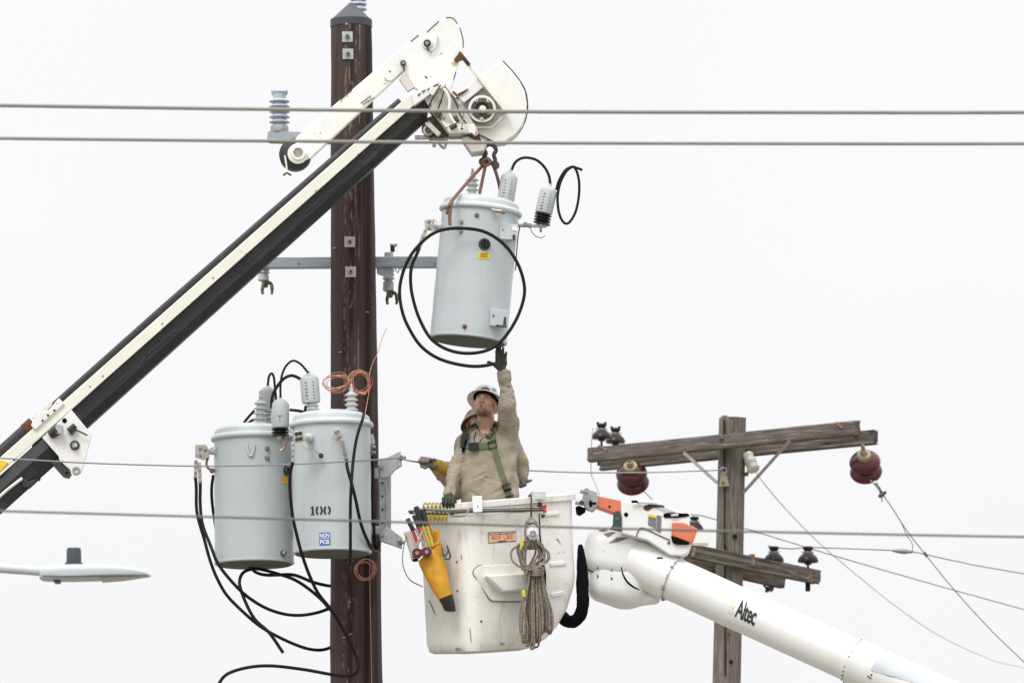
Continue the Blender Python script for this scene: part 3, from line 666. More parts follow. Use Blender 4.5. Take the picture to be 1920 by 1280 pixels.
lettering(bv2, text2d('NON', .03), [(600, 1000), (617.5, 999.5), (617.5, 1007), (600, 1007.5)], .006).build('sticker_text', V['st_white'], stk)
lettering(bv2, text2d('PCB', .03), [(600.5, 1012), (617.5, 1011.5), (617.5, 1019), (600.5, 1019.5)], .006).build('sticker_text', V['st_white'], stk)
decal(bv2, [(600, 1008.9), (618, 1008.6), (618, 1009.6), (600, 1009.9)], .006, 6, 1).build('sticker_line', V['st_white'], stk)
# terminals
st = MB().lathe(hit(bv2, 581, 820, -.01)[0], at(567, 820, T2Y - R2 - .14), [(.03, 0), (.032, .3), (.022, .35), (.022, 1)], 16).build('terminal', V['porc'], t2)
sp = plate([(551, 808), (568, 807), (569, 827), (552, 830)], T2Y - R2 - .15, .02).build('spade', V['tinned'], st, bevel=.003)
for q in ((556, 813), (563, 812), (557, 823), (564, 822)): bolt(sp, at(*q, T2Y - R2 - .152), (0, -1, 0), .010, .016, V['dark_steel'])
strap_pts = [(565, 831, 43.88), (577, 836, 43.9), (582, 838, 43.94), (590, 842, 43.96), (595, 848, 44.0), (603, 855, 44.01)]
rings = []
for q in strap_pts:
    c = at(*q); rings.append([c + Vector((-.012, 0, .02)), c + Vector((.012, 0, -.02)), c + Vector((.012, .012, -.02)), c + Vector((-.012, .012, .02))])
sp2 = MB().loft(rings).build('bent_strap', V['tinned'], t2, 20, bevel=.002)
bolt(sp2, at(602, 854, 44.0), (0, -1, 0), .013, .02, V['dark_steel'])
st = MB().lathe(hit(bv2, 632, 814, -.01)[0], hit(bv2, 632, 814, .07)[0], [(.03, 0), (.032, .3), (.022, .35), (.022, 1)], 16).build('terminal', V['porc'], t2)
sp = plate([(626, 806), (639, 804), (640, 822), (626, 824)], T2Y - R2 - .09, .018).build('spade', V['tinned'], st, bevel=.003)
for q in ((630, 810), (635, 818)): bolt(sp, at(*q, T2Y - R2 - .092), (0, -1, 0), .011, .016, V['steel'])
lug(t2, at(640, 823, T2Y - R2 - .10), at(650, 865, T2Y - R2 - .06), .028)
lug(t2, at(549.5, 829, T2Y - R2 - .16), at(549, 868, T2Y - R2 - .16), .024)
arrester(t2, at(579, 700, T2Y), at(583.5, 755, T2Y), 17.5 * mpp(T2Y))
for i in range(3): shed_mesh(t2, at(586 + i * .4, 760 + 6 * i, T2Y), (0, 0, 1), 12.5 * s4, 8 * s4, .010, V['porc'])
MB().lathe(at(585, 754, T2Y), at(587, 782, T2Y), [(8 * s4, 0), (8 * s4, .7), (14 * s4, .75), (14 * s4, 1)], 20).build('bushing', V['porc'], t2)
bushing(t2, at(659, 782, T2Y), at(659, 727, T2Y), 13 * s4, 4)
cable(pc([(526, 745), (526, 725), (529, 704), (537, 686), (550, 676), (564, 682), (573, 692), (578, 699)], T2Y - .06), .0085).build('jumper_cable', V['rubber'], t2)
cable(pc([(509, 765), (510, 745), (517, 728), (531, 711), (545, 704), (556, 706), (566, 712)], T2Y + .1), .012).build('jumper_cable', V['rubber'], t2)
cable(pc([(543, 768), (560, 769), (580, 774)], T2Y + .1), .011).build('jumper_cable', V['rubber'], t2)
cable(pc([(563, 781), (571, 772), (574, 760)], T2Y + .12), .012).build('jumper_cable', V['rubber'], t2)
plate([(692, 812), (700, 814), (703, 826), (702, 833), (696, 832), (692, 826)], T2Y + .05, .04).build('lifting_lug', V['lid'], t2, bevel=.004)
for y in (838, 848): bolt(t2, at(697, y, T2Y), (.9, -.3, 0), .012, .03, V['steel'])

# --- black leads of the hung tanks
def lead(label, pts, r=.0125):
    o = MB().tube(wobble(spline(pc(pts), 8), .0035, len(label)), r, 10).build('black_cable', V['rubber'])
    return tag(o, label, 'cable', 'black transformer cables')
lead('outermost black cable sagging from the left transformer terminal to the pole', [(366.5, 896, 44.78), (368, 925, 44.78), (371, 960, 44.76), (381, 1005, 44.72), (392, 1046, 44.7), (410, 1088, 44.7), (432, 1123, 44.7), (480, 1167, 44.7), (526, 1196, 44.75), (567, 1213, 44.8), (599, 1217, 44.9), (625, 1210, 45.1), (640, 1190, 45.25)])
lead('inner black cable of the left terminal pair, looping under the tank', [(375.5, 906, 44.8), (377, 940, 44.78), (382, 985, 44.72), (396, 1030, 44.6), (411, 1063, 44.58), (447, 1107, 44.6), (484, 1132, 44.65), (526, 1147, 44.7), (563, 1151, 44.8), (600, 1146, 44.9), (625, 1137, 45.1), (640, 1130, 45.25)])
lead('black cable with a cut end hooking under the left transformer', [(531, 1223, 44.55), (505, 1186, 44.56), (478, 1159, 44.6), (457, 1121, 44.62), (448, 1094, 44.66), (453, 1076, 44.7), (467, 1067.5, 44.75), (488, 1066, 44.8), (526, 1077, 44.8), (557, 1090, 44.82), (599, 1119, 44.9), (622, 1143, 45.05), (640, 1165, 45.25)])
lead('short black cable passing from under the left transformer to the pole', [(468, 1062, 44.95), (484, 1072, 44.9), (500, 1077, 44.88), (522, 1078.5, 44.86), (540, 1078, 44.86), (557, 1080, 44.88), (584, 1089, 44.95), (610, 1096, 45.05), (635, 1101, 45.25)])
lead('long black cable from the bent strap terminal curling below the 100 tank', [(549, 866, 43.86), (545, 890, 43.88), (545, 925, 43.9), (549, 966, 43.92), (556, 1000, 43.95), (565, 1035, 44.0), (579, 1075, 44.1), (597, 1113, 44.25), (622, 1146, 44.45), (649, 1190, 44.6), (667, 1225, 44.68), (673, 1248, 44.68), (662, 1263, 44.68), (630, 1264.5, 44.68), (567, 1255.5, 44.66), (505, 1247, 44.65), (463, 1249.5, 44.65), (426, 1262, 44.65), (409, 1283, 44.65), (405, 1310, 44.65)])
lead('black cable from the strap lug crossing down the front of the 100 tank', [(649.5, 862, 43.97), (653, 885, 43.94), (659, 912, 43.94), (668, 945, 43.97), (680, 988, 44.06), (692, 1020, 44.2), (701, 1031, 44.4), (708, 1030, 44.6), (712, 1010, 44.72)])
lead('straight black cable hanging from the lid rim down the 100 tank', [(682, 776, 44.08), (677, 792, 43.98), (671, 815, 43.95), (664, 858, 43.93), (659, 900, 43.9), (656.5, 950, 43.92), (656, 1000, 43.96), (658, 1045, 44.02), (657, 1058, 44.05), (653, 1064, 44.1)], .0115)
lead('black cable strapped along the right rim of the 100 tank', [(698, 850, 44.62), (699, 900, 44.6), (699, 960, 44.6), (701, 1010, 44.62), (705, 1030, 44.66)], .011)

# --- copper
def copper_coil(label, cx, cy, ax, ay, Y, n, tilt, tails):
    o = thing('copper_coil', label, 'copper wire', at(cx, cy, Y), 'bare copper coils on the brown pole'); random.seed(int(cx))
    for i in range(n):
        a_, b_ = ax * random.uniform(.78, 1.08), ay * random.uniform(.74, 1.08); dx, dy = random.uniform(-4.5, 4.5), random.uniform(-3.5, 3.5); ph = tilt + random.uniform(-.25, .25)
        pts = []
        for k in range(26):
            th = 2 * math.pi * k / 26; u, v = a_ * math.cos(th), b_ * math.sin(th)
            pts.append(at(cx + dx + u * math.cos(ph) - v * math.sin(ph), cy + dy + u * math.sin(ph) + v * math.cos(ph), Y + .012 * i - .02 + .02 * math.sin(th + i)))
        MB().tube(pts, .0025, 6, closed=True).build('wire_turn', V['copper'], o)
    for t in tails: MB().tube(spline(pc(t, Y), 6), .0026, 6).build('wire_tail', V['copper'], o)
copper_coil('bare copper wire coil left of the centre bushing, half against the sky', 630, 718, 24, 15, 44.36, 6, -.12, [[(652, 708), (657, 716), (661, 726)]])
copper_coil('upright bare copper coil over the bushing beside the pole edge', 676, 716, 17.5, 21.5, 44.36, 7, -.3, [[(694, 722, 44.36), (690, 745, 44.3), (685, 772, 44.16), (682, 780, 44.06)], [(692, 705, 44.36), (697, 685, 44.5), (709, 659, 44.7), (716, 636, 44.8), (725.5, 614, 44.9)]])
copper_coil('small bare copper coil on the pole below the transformers', 684, 1067, 20, 21, 44.73, 6, .2, [[(693, 1048), (693.5, 1085), (694.5, 1150), (696, 1220), (697, 1290)]])

# ------------------------------------------------------------------ derrick boom (black and white)
BY = 44.10
def strip(p0, p1, Y0, t, extra=0):
    """long bar: p0,p1 = ((x,ytop,ybot) at each end); rectangular section of depth t"""
    (xa, ya, yb), (xc, yc, yd) = p0, p1
    return MB().prism([at(xa, ya, Y0), at(xc, yc, Y0), at(xc, yd, Y0), at(xa, yb, Y0)], (0, t, 0))
V['scrapechip'] = mat('dark_paint_chip', (.12, .11, .09), .7, var=.5, scale=60)
boom = thing('derrick_boom', 'black and white crane boom slanting up from the left edge', 'crane boom', at(-1500, 2180, BY + .1))
# main black tube: faceted section
def facet(pts_lo, pts_hi):
    return MB().loft([pts_lo, pts_hi])
def section(x, ytop, ybot, ydark):
    return [at(x, ytop, BY - .01), at(x, ydark, BY), at(x, ybot - 2, BY + .05), at(x, ybot + 2, BY + .16), at(x, ybot, BY + .27), at(x, ydark, BY + .32), at(x, ytop, BY + .27)]
facet(section(60, 834, 896, 872), section(800, 172, 226, 205)).build('inner_boom', V['boomblack'], boom, 20, bevel=.006)
bx = MB().beam(at(790, 205, BY + .12), at(820, 214, BY + .12), .2, .13)
sl = .8865
def yline(x, x0, y0, s=sl): return y0 - (x - x0) * s
facet([at(x, y, Y) for (x, y, Y) in ((-900, 1688, BY - .03), (-900, 1735, BY - .06), (-900, 1772, BY - .01), (-900, 1772, BY + .36), (-900, 1688, BY + .36))],
      [at(x, y, Y) for (x, y, Y) in ((96, 806, BY - .03), (104, 826, BY - .06), (112, 864, BY - .01), (112, 864, BY + .36), (96, 806, BY + .36))]).build('outer_boom', V['boomblack'], boom, 20, bevel=.008)
# cream flange
facet([at(x, y, Y) for (x, y, Y) in ((-900, 1654, BY - .05), (-900, 1684, BY - .05), (-900, 1684, BY + .34), (-900, 1654, BY + .34))],
      [at(x, y, Y) for (x, y, Y) in ((770, 176, BY - .05), (776, 198, BY - .05), (776, 198, BY + .34), (770, 176, BY + .34))]).build('cream_flange', V['cream'], boom, 20, bevel=.005)
# upper black cylinder
MB().tube([at(100, 761, BY + .12), at(300, 583, BY + .12), at(500, 408, BY + .12), at(751, 190, BY + .12)], [6.6 * s4, 6.8 * s4, 7.0 * s4, 7.2 * s4], 20).build('hydraulic_tube', V['boomblack'], boom)
MB().tube([at(-900, 1648, BY + .1), at(0, 848, BY + .1), at(61, 793, BY + .1)], 11 * s4, 20).build('outer_tube', V['boomblack'], boom)
MB().tube([at(46, 806, BY + .1), at(62, 792, BY + .1)], 11.8 * s4, 20).build('rust_edge', V['rust'], boom)
random.seed(21)
V['boomscuff'] = mat('scraped_grey_mark', (.075, .075, .08), .6, var=.6, scale=60)
for i in range(26):
    x = random.uniform(170, 760); yt = 834 - (x - 60) * .8946; f_ = random.uniform(6, 30); L_ = random.uniform(6, 40); w_ = random.uniform(.5, 1.6)
    plate([(x, yt + f_), (x + L_, yt + f_ - L_ * .8946), (x + L_ + .3, yt + f_ - L_ * .8946 + w_), (x + .3, yt + f_ + w_)], BY - .0125, .004).build('scrape', V['boomscuff'], boom)
for i in range(10):
    x = random.uniform(150, 740); y_ = 761 + 14 - (x - 100) * .877 + random.uniform(4, 22); plate([(x, y_), (x + 3, y_ - 2.5), (x + 3.5, y_ - 1), (x + 1, y_ + 1)], BY - .056, .004).build('paint_chip', V['scrapechip'], boom)
# white clamp on top of the flange
plate([(110, 746), (121, 756), (66, 806), (58, 797), (62, 786), (76, 772), (92, 768)], BY - .07, .3).build('clamp_saddle', V['white'], boom, bevel=.006)
plate([(60, 783), (94, 752), (100, 757), (84, 772), (66, 788)], BY + .1, .12).build('clamp_ear', V['beige'], boom, bevel=.004)
plate([(0, 862), (15, 866), (0, 884), (-16, 898), (-20, 880)], BY - .075, .02).build('yellow_patch', V['st_yel'], boom)
# hinge plate with pins
hp = plate([(134, 768), (171, 813), (169, 826), (155, 877), (151, 887), (143, 891), (136, 889), (132, 880), (79, 820)], BY - .09, .03).build('hinge_plate', V['white'], boom, bevel=.004)
plate([(96, 868), (110, 860), (131, 880), (134, 889), (128, 896), (118, 893)], BY - .05, .06).build('hinge_plate', V['dark_steel'], boom, bevel=.004)
disc(121, 788, 4.6, BY - .095, .01).build('pin_hole', V['hood'], hp)
MB().lathe(at(97, 814, BY - .10), at(110, 804, BY - .15), [(.035, 0), (.038, 1)], 20).build('grip_pin', V['dark_steel'], hp)
disc(110, 804, 9, BY - .17, .02).build('pin_head', V['galv'], hp)
MB().tube(pc([(128, 808), (134, 803), (141, 797)], BY - .12), .022, 10).build('locking_clevis', V['dark_steel'], hp)
MB().tube(pc([(136, 803), (150, 809), (164, 816)], BY - .13), .006, 6).build('locking_pin', V['dark_steel'], hp)
plate([(132, 798), (138, 795), (144, 801), (138, 812), (133, 815), (130, 806)], BY - .13, .03).build('locking_clevis', V['dark_steel'], hp, bevel=.003)
disc(140, 834, 9.2, BY - .105, .02).build('washer', V['dark_steel'], hp); disc(140, 834, 6.4, BY - .13, .03, 6).build('nut', V['steel'], hp); disc(141, 834, 3.4, BY - .145, .02).build('bolt_end', V['galv'], hp)
ringy(143, 882, 7.5, 4, BY - .10, .012).build('eye', V['steel'], hp); ringy(125, 887, 8, 3.6, BY - .075, .03).build('eye', V['dark_steel'], hp)
for (x, y) in ((90, 778), (102, 769), (80, 788), (27, 862)): bolt(boom, at(x, y, BY - .075), (0, -1, 0), .006, .005, V['dark_steel'])
# clutter under the outer boom
MB().tube(spline(pc([(-40, 975), (0, 936), (25, 912), (45, 902), (60, 893), (76, 894)], BY + .02), 4), .03, 10).build('hose', V['boomblack'], boom)
MB().tube(spline(pc([(-30, 960), (5, 925), (30, 905), (42, 896)], BY - .05), 4), .012, 8).build('hose', V['cream'], boom)
plate([(36, 896), (42, 890), (54, 902), (72, 896), (54, 913), (44, 914)], BY - .04, .1).build('hose_clip', V['boomblack'], boom, bevel=.004)

V['greasy'] = mat('greasy_drum_face', (.16, .15, .14), .5, .5, var=.6, scale=14, spots=[((.03, .028, .025), 9, (1, 1, 1), .46, .6, .9), ((.6, .58, .55), 16, (1, 1, 1), .58, .68, .7)])
# tip: jib arm, plate, winch head
jib = plate([(553, 262), (560, 253), (623, 200), (697, 137), (787, 64), (800, 61), (823, 40), (833, 35), (843, 33), (851, 36), (858, 45), (864, 57), (868, 74), (868, 92), (869, 108), (862, 113), (855, 135), (848, 160), (838, 176), (800, 184), (777, 164), (757, 133), (698, 188), (618, 263), (583, 296), (570, 302), (556, 300)], BY + .30, .07).build('jib_arm', V['white'], boom, bevel=.006)
for seg in ([(800, 61), (812, 50), (823, 40)], [(836, 34), (844, 33), (851, 36), (858, 45)], [(862, 52), (866, 64), (868.5, 76), (869, 90)], [(855, 135), (851, 150)], [(640, 186), (660, 169)], [(770, 78), (785, 66)]):
    MB().tube(spline(pc(seg, BY + .298), 4), .0035, 6).build('worn_edge', V['dark_steel'], jib)
plate([(748, 148), (758, 134), (777, 164), (764, 171)], BY + .27, .06).build('end_gusset', V['beige'], boom, bevel=.003)
wheel = disc(553, 289, 30, BY + .31, .1, 36).build('tip_wheel', V['boomblack'], boom)
disc(558, 288, 19, BY + .27, .03, 30).build('wheel_collar', V['white'], wheel); ringy(559, 286, 13.5, 9, BY + .25, .02).build('wheel_bearing', V['cream'], wheel); disc(559, 286, 9, BY + .262, .01).build('wheel_hub', V['steel'], wheel)
MB().tube(pc([(534, 292), (537, 310), (538, 325)], BY + .25), .007, 6).build('safety_pin', V['cream'], wheel); MB().tube(pc([(531, 329), (538, 324), (546, 329)], BY + .25), .008, 6).build('pin_tip', V['rust'], wheel)
def pinhead(x, y, r, chain):
    d = disc(x, y, r, BY + .27, .03).build('locking_pin', V['dark_steel'], boom); disc(x, y, r * .5, BY + .255, .02).build('pin_end', V['steel'], d)
    MB().tube([at(x, y + 4, BY + .27), at(x + 2, y + 15, BY + .27)], .008, 6).build('pin_tail', V['dark_steel'], d)
    pts = spline(pc(chain, BY + .28), 8)
    for i in range(0, len(pts) - 1, 2):
        c = (pts[i] + pts[i + 1]) / 2; t = (pts[i + 1] - pts[i]).normalized()
        MB().beam(c - t * .006, c + t * .006, .008, .006).build('chain_link', V['steel'], d)
pinhead(801, 81, 7, [(803, 92), (808, 98), (814, 95), (820, 82), (821, 68)]); pinhead(756, 118, 5.5, [(753, 134), (744, 145), (734, 152), (726, 152), (721, 146)])
ringy(801, 81, 10.5, 6, BY + .285, .012).build('pin_collar', V['white'], boom)
for (x, y) in ((731, 134), (800, 146), (798, 144)): disc(x, y, 1.6, BY + .295, .01, 10).build('paint_chip', V['dark_steel'], jib)
for (x, y) in ((676, 193), (684, 187), (680, 196), (690, 190)): plate([(x, y), (x + 11, y - 8), (x + 12, y - 6.5), (x + 1, y + 1.5)], BY + .295, .004).build('stencil_mark', V['st_grey'], jib)
plate([(851, 112), (858, 103), (862, 96), (869, 103), (873, 110), (868, 113), (861, 115), (856, 118)], BY + .285, .012).build('rust_patch', V['rust'], jib)
plate([(846, 118), (855, 116), (858, 113), (858, 121), (850, 124)], BY + .294, .004).build('rust_stain', mat('ochre_stain', (.6, .45, .22), .8, var=.3, scale=30), jib)
# winch fairing with its pentagonal opening
fair = plate([(897, 141), (943, 116), (959, 133), (974, 152), (984, 171), (988, 194), (987, 212), (981, 233), (967, 252), (947, 266), (929, 269), (909, 260), (896, 250), (884, 240), (879, 239), (870, 194), (870, 190), (908, 161)], BY + .10, .18).build('winch_fairing', V['white'], boom, bevel=.008, seg=3)
MB().tube(spline(pc([(943, 115), (959, 132), (974, 151), (985, 171), (989, 194), (988, 212), (982, 233), (968, 253), (947, 267), (929, 269)], BY + .19), 4), .006, 8).build('fairing_edge', V['dark_steel'], fair)
plate([(911, 163), (950, 212), (921, 238), (880, 238), (871, 195)], BY + .08, .015).build('opening_panel', V['beige'], fair, bevel=.003)
MB().tube(pc([(911, 161), (951, 212), (921, 239), (880, 239)], BY + .06), .009, 8).build('opening_lip', V['cream'], fair)
drum = disc(904, 204, 26, BY + .03, .06, 40).build('winch_drum', V['dark_steel'], boom)
ringy(904, 204, 26, 21, BY + .012, .02, 36).build('drum_flange', V['white'], drum); ringy(904, 204, 21, 13, BY + .005, .03, 36).build('drum_face', V['greasy'], drum)
disc(905, 204, 6.5, BY - .03, .06).build('drum_axle', V['cream'], drum)
for k in range(5):
    a = math.radians(20 + 72 * k); q = (904 + 19.5 * math.cos(a), 204 + 19.5 * math.sin(a)); d = disc(*q, 3.4, BY - .008, .02, 12).build('drum_bolt', V['white'], drum); disc(*q, 1.5, BY - .013, .01, 8).build('bolt_socket', V['dark_steel'], d)
plate([(856, 180), (894, 147), (909, 161), (870, 193)], BY + .02, .2).build('link_block', V['white'], boom, bevel=.005)
plate([(858, 176), (878, 166), (872, 173), (860, 181)], BY + .005, .02).build('rust_patch', V['rust'], boom)
MB().beam(at(866, 106, BY + .02), at(951, 213, BY + .02), .05, 5.5 * s4).build('stay_bar', V['cream'], boom, bevel=.003)
MB().beam(at(863, 102, BY + .005), at(880, 123, BY + .005), .05, 6.5 * s4).build('stay_bar_end', V['rust'], boom, bevel=.003)
# head box
hb = plate([(795, 186), (831, 161), (841, 162), (868, 200), (895, 243), (897, 252), (890, 256), (885, 250), (842, 251), (815, 216)], BY - .04, .26).build('head_box', V['beige'], boom, bevel=.005)
plate([(823, 222), (838, 232), (890, 233), (893, 244), (890, 254), (885, 249), (843, 250)], BY - .055, .012).build('head_plate', V['white'], hb, bevel=.003)
plate([(770, 176), (800, 163), (826, 155), (836, 157), (833, 163), (812, 172), (800, 182), (776, 199)], BY - .07, .34).build('flange_end', V['white'], boom, bevel=.005)
for (x, y, w) in ((783, 178, 6), (791, 172, 7), (801, 168, 5), (812, 161, 6), (818, 159, 5)): plate([(x, y), (x + w, y - 4), (x + w - 1, y - 1.5), (x + 1, y + 3)], BY - .076, .005).build('paint_chip', V['dark_steel'], boom)
disc(812, 172, 7, BY - .09, .03, 20).build('guide_roller', V['cream'], boom)
plate([(828, 155), (838, 158), (866, 192), (862, 198), (836, 164), (828, 160)], BY - .06, .04).build('head_flange', V['cream'], hb, bevel=.003)
MB().tube(spline(pc([(831, 166), (838, 175), (843, 190), (842, 208), (845, 220), (853, 232)], BY - .10), 6), .012, 10).build('release_lever', V['white'], hb)
MB().tube(pc([(844, 241), (850, 237), (856, 234)], BY - .09), .020, 10).build('lever_slot', V['dark_steel'], hb)
ringy(866, 242, 4.8, 2.4, BY - .075, .02).build('eye', V['white'], hb); disc(866, 242, 2.6, BY - .065, .01, 12).build('eye_pin', V['dark_steel'], hb)
MB().tube(spline(pc([(858, 180), (867, 194), (870, 206), (868, 225), (866, 240)], BY - .10), 6), .004, 6).build('cable_tie', V['steel'], hb)
MB().tube(pc([(846, 178), (853, 184), (859, 181)], BY - .08), .012, 8).build('hose_fitting', V['steel'], hb); MB().tube(pc([(849, 172), (856, 178), (861, 186)], BY - .09), .008, 8).build('hose_fitting', V['dark_steel'], hb)
plate([(797, 222), (812, 217), (842, 252), (838, 258), (806, 259), (790, 240)], BY + .06, .16).build('under_box', V['dark_steel'], boom, bevel=.004)
disc(803, 244, 10, BY + .03, .04).build('under_pulley', V['beige'], boom); ringy(803, 244, 6, 3, BY + .015, .02).build('pulley_ring', V['dark_steel'], boom)
MB().beam(at(800, 230, BY), at(824, 254, BY), .05, .035).build('under_bracket', V['beige'], boom, bevel=.003)
MB().beam(at(778, 258, BY + .1), at(866, 257, BY + .1), .04, .028).build('under_rail', V['steel'], boom, bevel=.003)
MB().tube(pc([(815, 258), (814, 276)], BY + .05), .014, 8).build('under_stud', V['steel'], boom)
MB().tube(spline(pc([(812, 258), (822, 268), (832, 278), (836, 270), (835, 258)], BY + .04), 6), .010, 8).build('under_hook', V['steel'], boom)
for pts in ([(826, 160, BY - .1), (816, 176, BY - .11), (806, 196, BY - .1), (800, 220, BY - .05), (806, 236, BY)], [(834, 164, BY - .1), (828, 186, BY - .1), (822, 206, BY - .09), (826, 226, BY - .07)], [(846, 178, BY - .09), (856, 196, BY - .1), (862, 214, BY - .1), (874, 232, BY - .08)]):
    MB().tube(spline(pc(pts), 6), .006, 8).build('thin_hose', V['dark_steel'], boom)
for (x, y) in ((806, 196), (822, 206), (832, 221), (838, 240), (876, 246), (850, 205), (826, 190)): bolt(boom, at(x, y, BY - .045), (0, -1, 0), .008, .012, V['steel'])
for q in ([(812, 212), (824, 206), (830, 216), (820, 222)], [(846, 222), (856, 216), (862, 228), (852, 230)]): plate(q, BY - .058, .004).build('grease_smear', V['greasy'], hb)
plate([(865, 258), (896, 254), (913, 268), (907, 283), (884, 286)], BY - .01, .2).build('lower_guard', V['beige'], boom, bevel=.005)
plate([(878, 256), (897, 251), (903, 263), (890, 262)], BY - .02, .02).build('rust_patch', V['rust'], boom)
MB().tube(spline(pc([(896, 252), (912, 259), (928, 267)], BY + .05), 4), .005, 6).build('stay_wire', V['dark_steel'], boom)

# shackle and sling
HY = 44.22
sh = thing('shackle', 'dark steel shackle hanging below the white winch fairing', 'shackle', at(918, 290, HY))
MB().tube(spline(pc([(906, 303), (907, 296), (911, 288), (907, 279), (912, 273), (919, 271), (926, 274), (930, 282), (926, 290), (928, 298), (929, 307)], HY), 5), .016, 10).build('bow', V['dark_steel'], sh)
MB().tube(pc([(901, 301), (914, 304), (930, 309)], HY), .017, 10).build('pin', V['dark_steel'], sh)
for q in ((904, 302), (930, 309)): disc(*q, 6.5, HY - .03, .06, 16).build('pin_head', V['dark_steel'], sh)
MB().tube(pc([(918, 262), (918, 272)], HY), .02, 10).build('top_link', V['dark_steel'], sh)
slg = thing('rope_sling', 'reddish brown rope sling between the shackle and the hoisted transformer', 'rope', at(915, 303, HY))
for pts in ([(915, 301, HY), (905, 311, HY), (880, 338, HY - .1), (856, 366, HY - .22), (845, 380, HY - .3), (840, 392, HY - .31), (838, 402, HY - .31)], [(913, 300, HY - .01), (909, 316, HY - .02), (903, 345, HY - .02), (897, 374, HY - .02)],
            [(921, 303, HY), (927, 316, HY + .02), (934, 338, HY + .1), (941, 372, HY + .2), (944, 384, HY + .2)], [(846, 380, HY - .31), (844, 395, HY - .325), (843, 410, HY - .325), (844, 422, HY - .325)], [(848, 378, HY - .3), (843, 386, HY - .33), (836, 390, HY - .3)],
            [(905, 305, HY - .03), (913, 297, HY - .035), (921, 303, HY - .03)]):
    MB().tube(spline(pc(pts), 5), .0125, 8).build('sling_leg', V['sling'], slg)
MB().tube(spline(pc([(905, 304), (911, 298), (918, 302), (916, 309), (908, 309)], HY - .04), 4, True), .012, 8, closed=True).build('sling_knot', V['sling'], slg)

# ------------------------------------------------------------------ bucket
def rounded(pts, rad, n=7):
    out = []; m = len(pts)
    for i in range(m):
        p, a, b = pts[i], pts[i - 1], pts[(i + 1) % m]; r = rad[i]; u, v = (a - p).normalized(), (b - p).normalized()
        for k in range(n + 1):
            t = k / n; q0, q2 = p + u * r, p + v * r
            out.append(q0 * (1 - t) ** 2 + p * 2 * t * (1 - t) + q2 * t * t)
    return out
FY, LY, RY_ = 44.12, 44.72, 44.60
V['scuff'] = mat('grey_scuff', (.3, .29, .27), .7, var=.6, scale=50)
bk = thing('aerial_bucket', 'scuffed white two man work bucket with tools hanging on it', 'bucket', at(930, 1225, 44.6))
LV = [(0.0, 1080), (.12, 1080.5), (.3, 1082), (.48, 1085), (.54, 1086), (.60, 1083), (.74, 1071), (.86, 1050), (.93, 1030), (.985, 1004), (1.0, 994)]
def brings(shrink=0.0, t_hi=1.0, grow=0):
    rings = []
    for t, rx in LV:
        if t > t_hi: break
        y_f = 948 + (1224 - 948) * t; xf = 869 + 12 * t; xl = 780 + 15 * t; yl = 957 + (1226 - 957) * t
        yr = 930 + (1214 - 930) * t; fr = (rx - xf) / 208.0
        ins = {.985: .012, 1.0: .04}.get(t, 0.0)
        Fp = at(xf, y_f, FY); Rp = at(rx, y_f + (yr - y_f) * fr, FY + (RY_ - FY) * fr + .3 * max(0, t - .53)); Lp = at(xl, yl, LY); Bp = Rp + (Lp - Fp)
        c = (Fp + Rp + Lp + Bp) / 4
        q = []
        for p in (Fp, Rp, Bp, Lp):
            d = p - c; d.z = 0; q.append(p - d.normalized() * (shrink + ins * 1.4 - grow))
        rings.append(rounded(q, (.12, .10, .08, .08)))
    return rings
outer = brings(); inner = brings(.035)
mb = MB(); n_ = len(outer[0])
mb.loft(outer, True, False); mb.loft([[p + Vector((0, 0, .02)) for p in r] if i == len(inner) - 1 else r for i, r in enumerate(inner)], True, False)
for j in range(n_): mb.f.append((j, (j + 1) % n_, (j + 1) % n_ + len(outer) * n_, j + len(outer) * n_))
k0 = (len(outer) - 1) * n_; mb.f.append(tuple(range(k0, k0 + n_))); mb.f.append(tuple(range(k0 + len(outer) * n_, k0 + len(outer) * n_ + n_)))
mb.build('shell', V['bucket'], bk, 45)
bkb = MB().loft(outer, True, False).bvh()
MB().loft([[p + (p - bk.location).normalized() * .002 for p in r] for r in outer[-2:]], True, False).build('scraped_bottom_edge', V['bucket_dirt'], bk, 45)
# rolled rim
o0 = brings(-.028)[0]; o1 = brings(-.03, grow=0)[0]; dz = Vector((0, 0, 12 * s4))
rim = MB().loft([[p - dz * .55 for p in outer[0]], [p - dz * .5 for p in o0], [p + dz * .35 for p in o0], [p + dz * .5 for p in brings(-.02)[0]], [p + dz * .5 for p in inner[0]], [p for p in inner[0]]], True, False).build('rim', V['bucket'], bk, 30)
# foot step pocket on the front
def raised(poly, off, m, name, inner_scale=.9, parent=bk, sink=-.02):
    cx = sum(p[0] for p in poly) / len(poly); cy = sum(p[1] for p in poly) / len(poly); base = []; top = []
    for (x, y) in poly: base.append(hit(bkb, x, y, sink)[0])
    for (x, y) in poly: top.append(hit(bkb, cx + (x - cx) * inner_scale, cy + (y - cy) * inner_scale, off)[0])
    return MB().loft([base, top]).build(name, m, parent, 30, bevel=.006, seg=3)
def rpoly(pts, r, n=4):
    return [(p.x, p.y) for p in rounded([Vector((x, y, 0)) for x, y in pts], [r] * len(pts), n)]
step = raised(rpoly([(884, 1072), (896, 1059), (1010, 1056), (1012, 1086), (984, 1127), (919, 1127)], 8), .012, V['bucket'], 'step_panel', .97)
pk = [(902, 1079), (985, 1075), (976, 1108), (934, 1110)]
base = [hit(bkb, *q, .0)[0] for q in [(906, 1081), (984, 1077), (975, 1109), (936, 1111)]]
lip = [hit(bkb, *q, .09)[0] for q in [(901, 1080), (984, 1076), (974, 1106), (932, 1108)]]
low = [hit(bkb, *q, .06)[0] for q in [(930, 1107), (975, 1105)]]
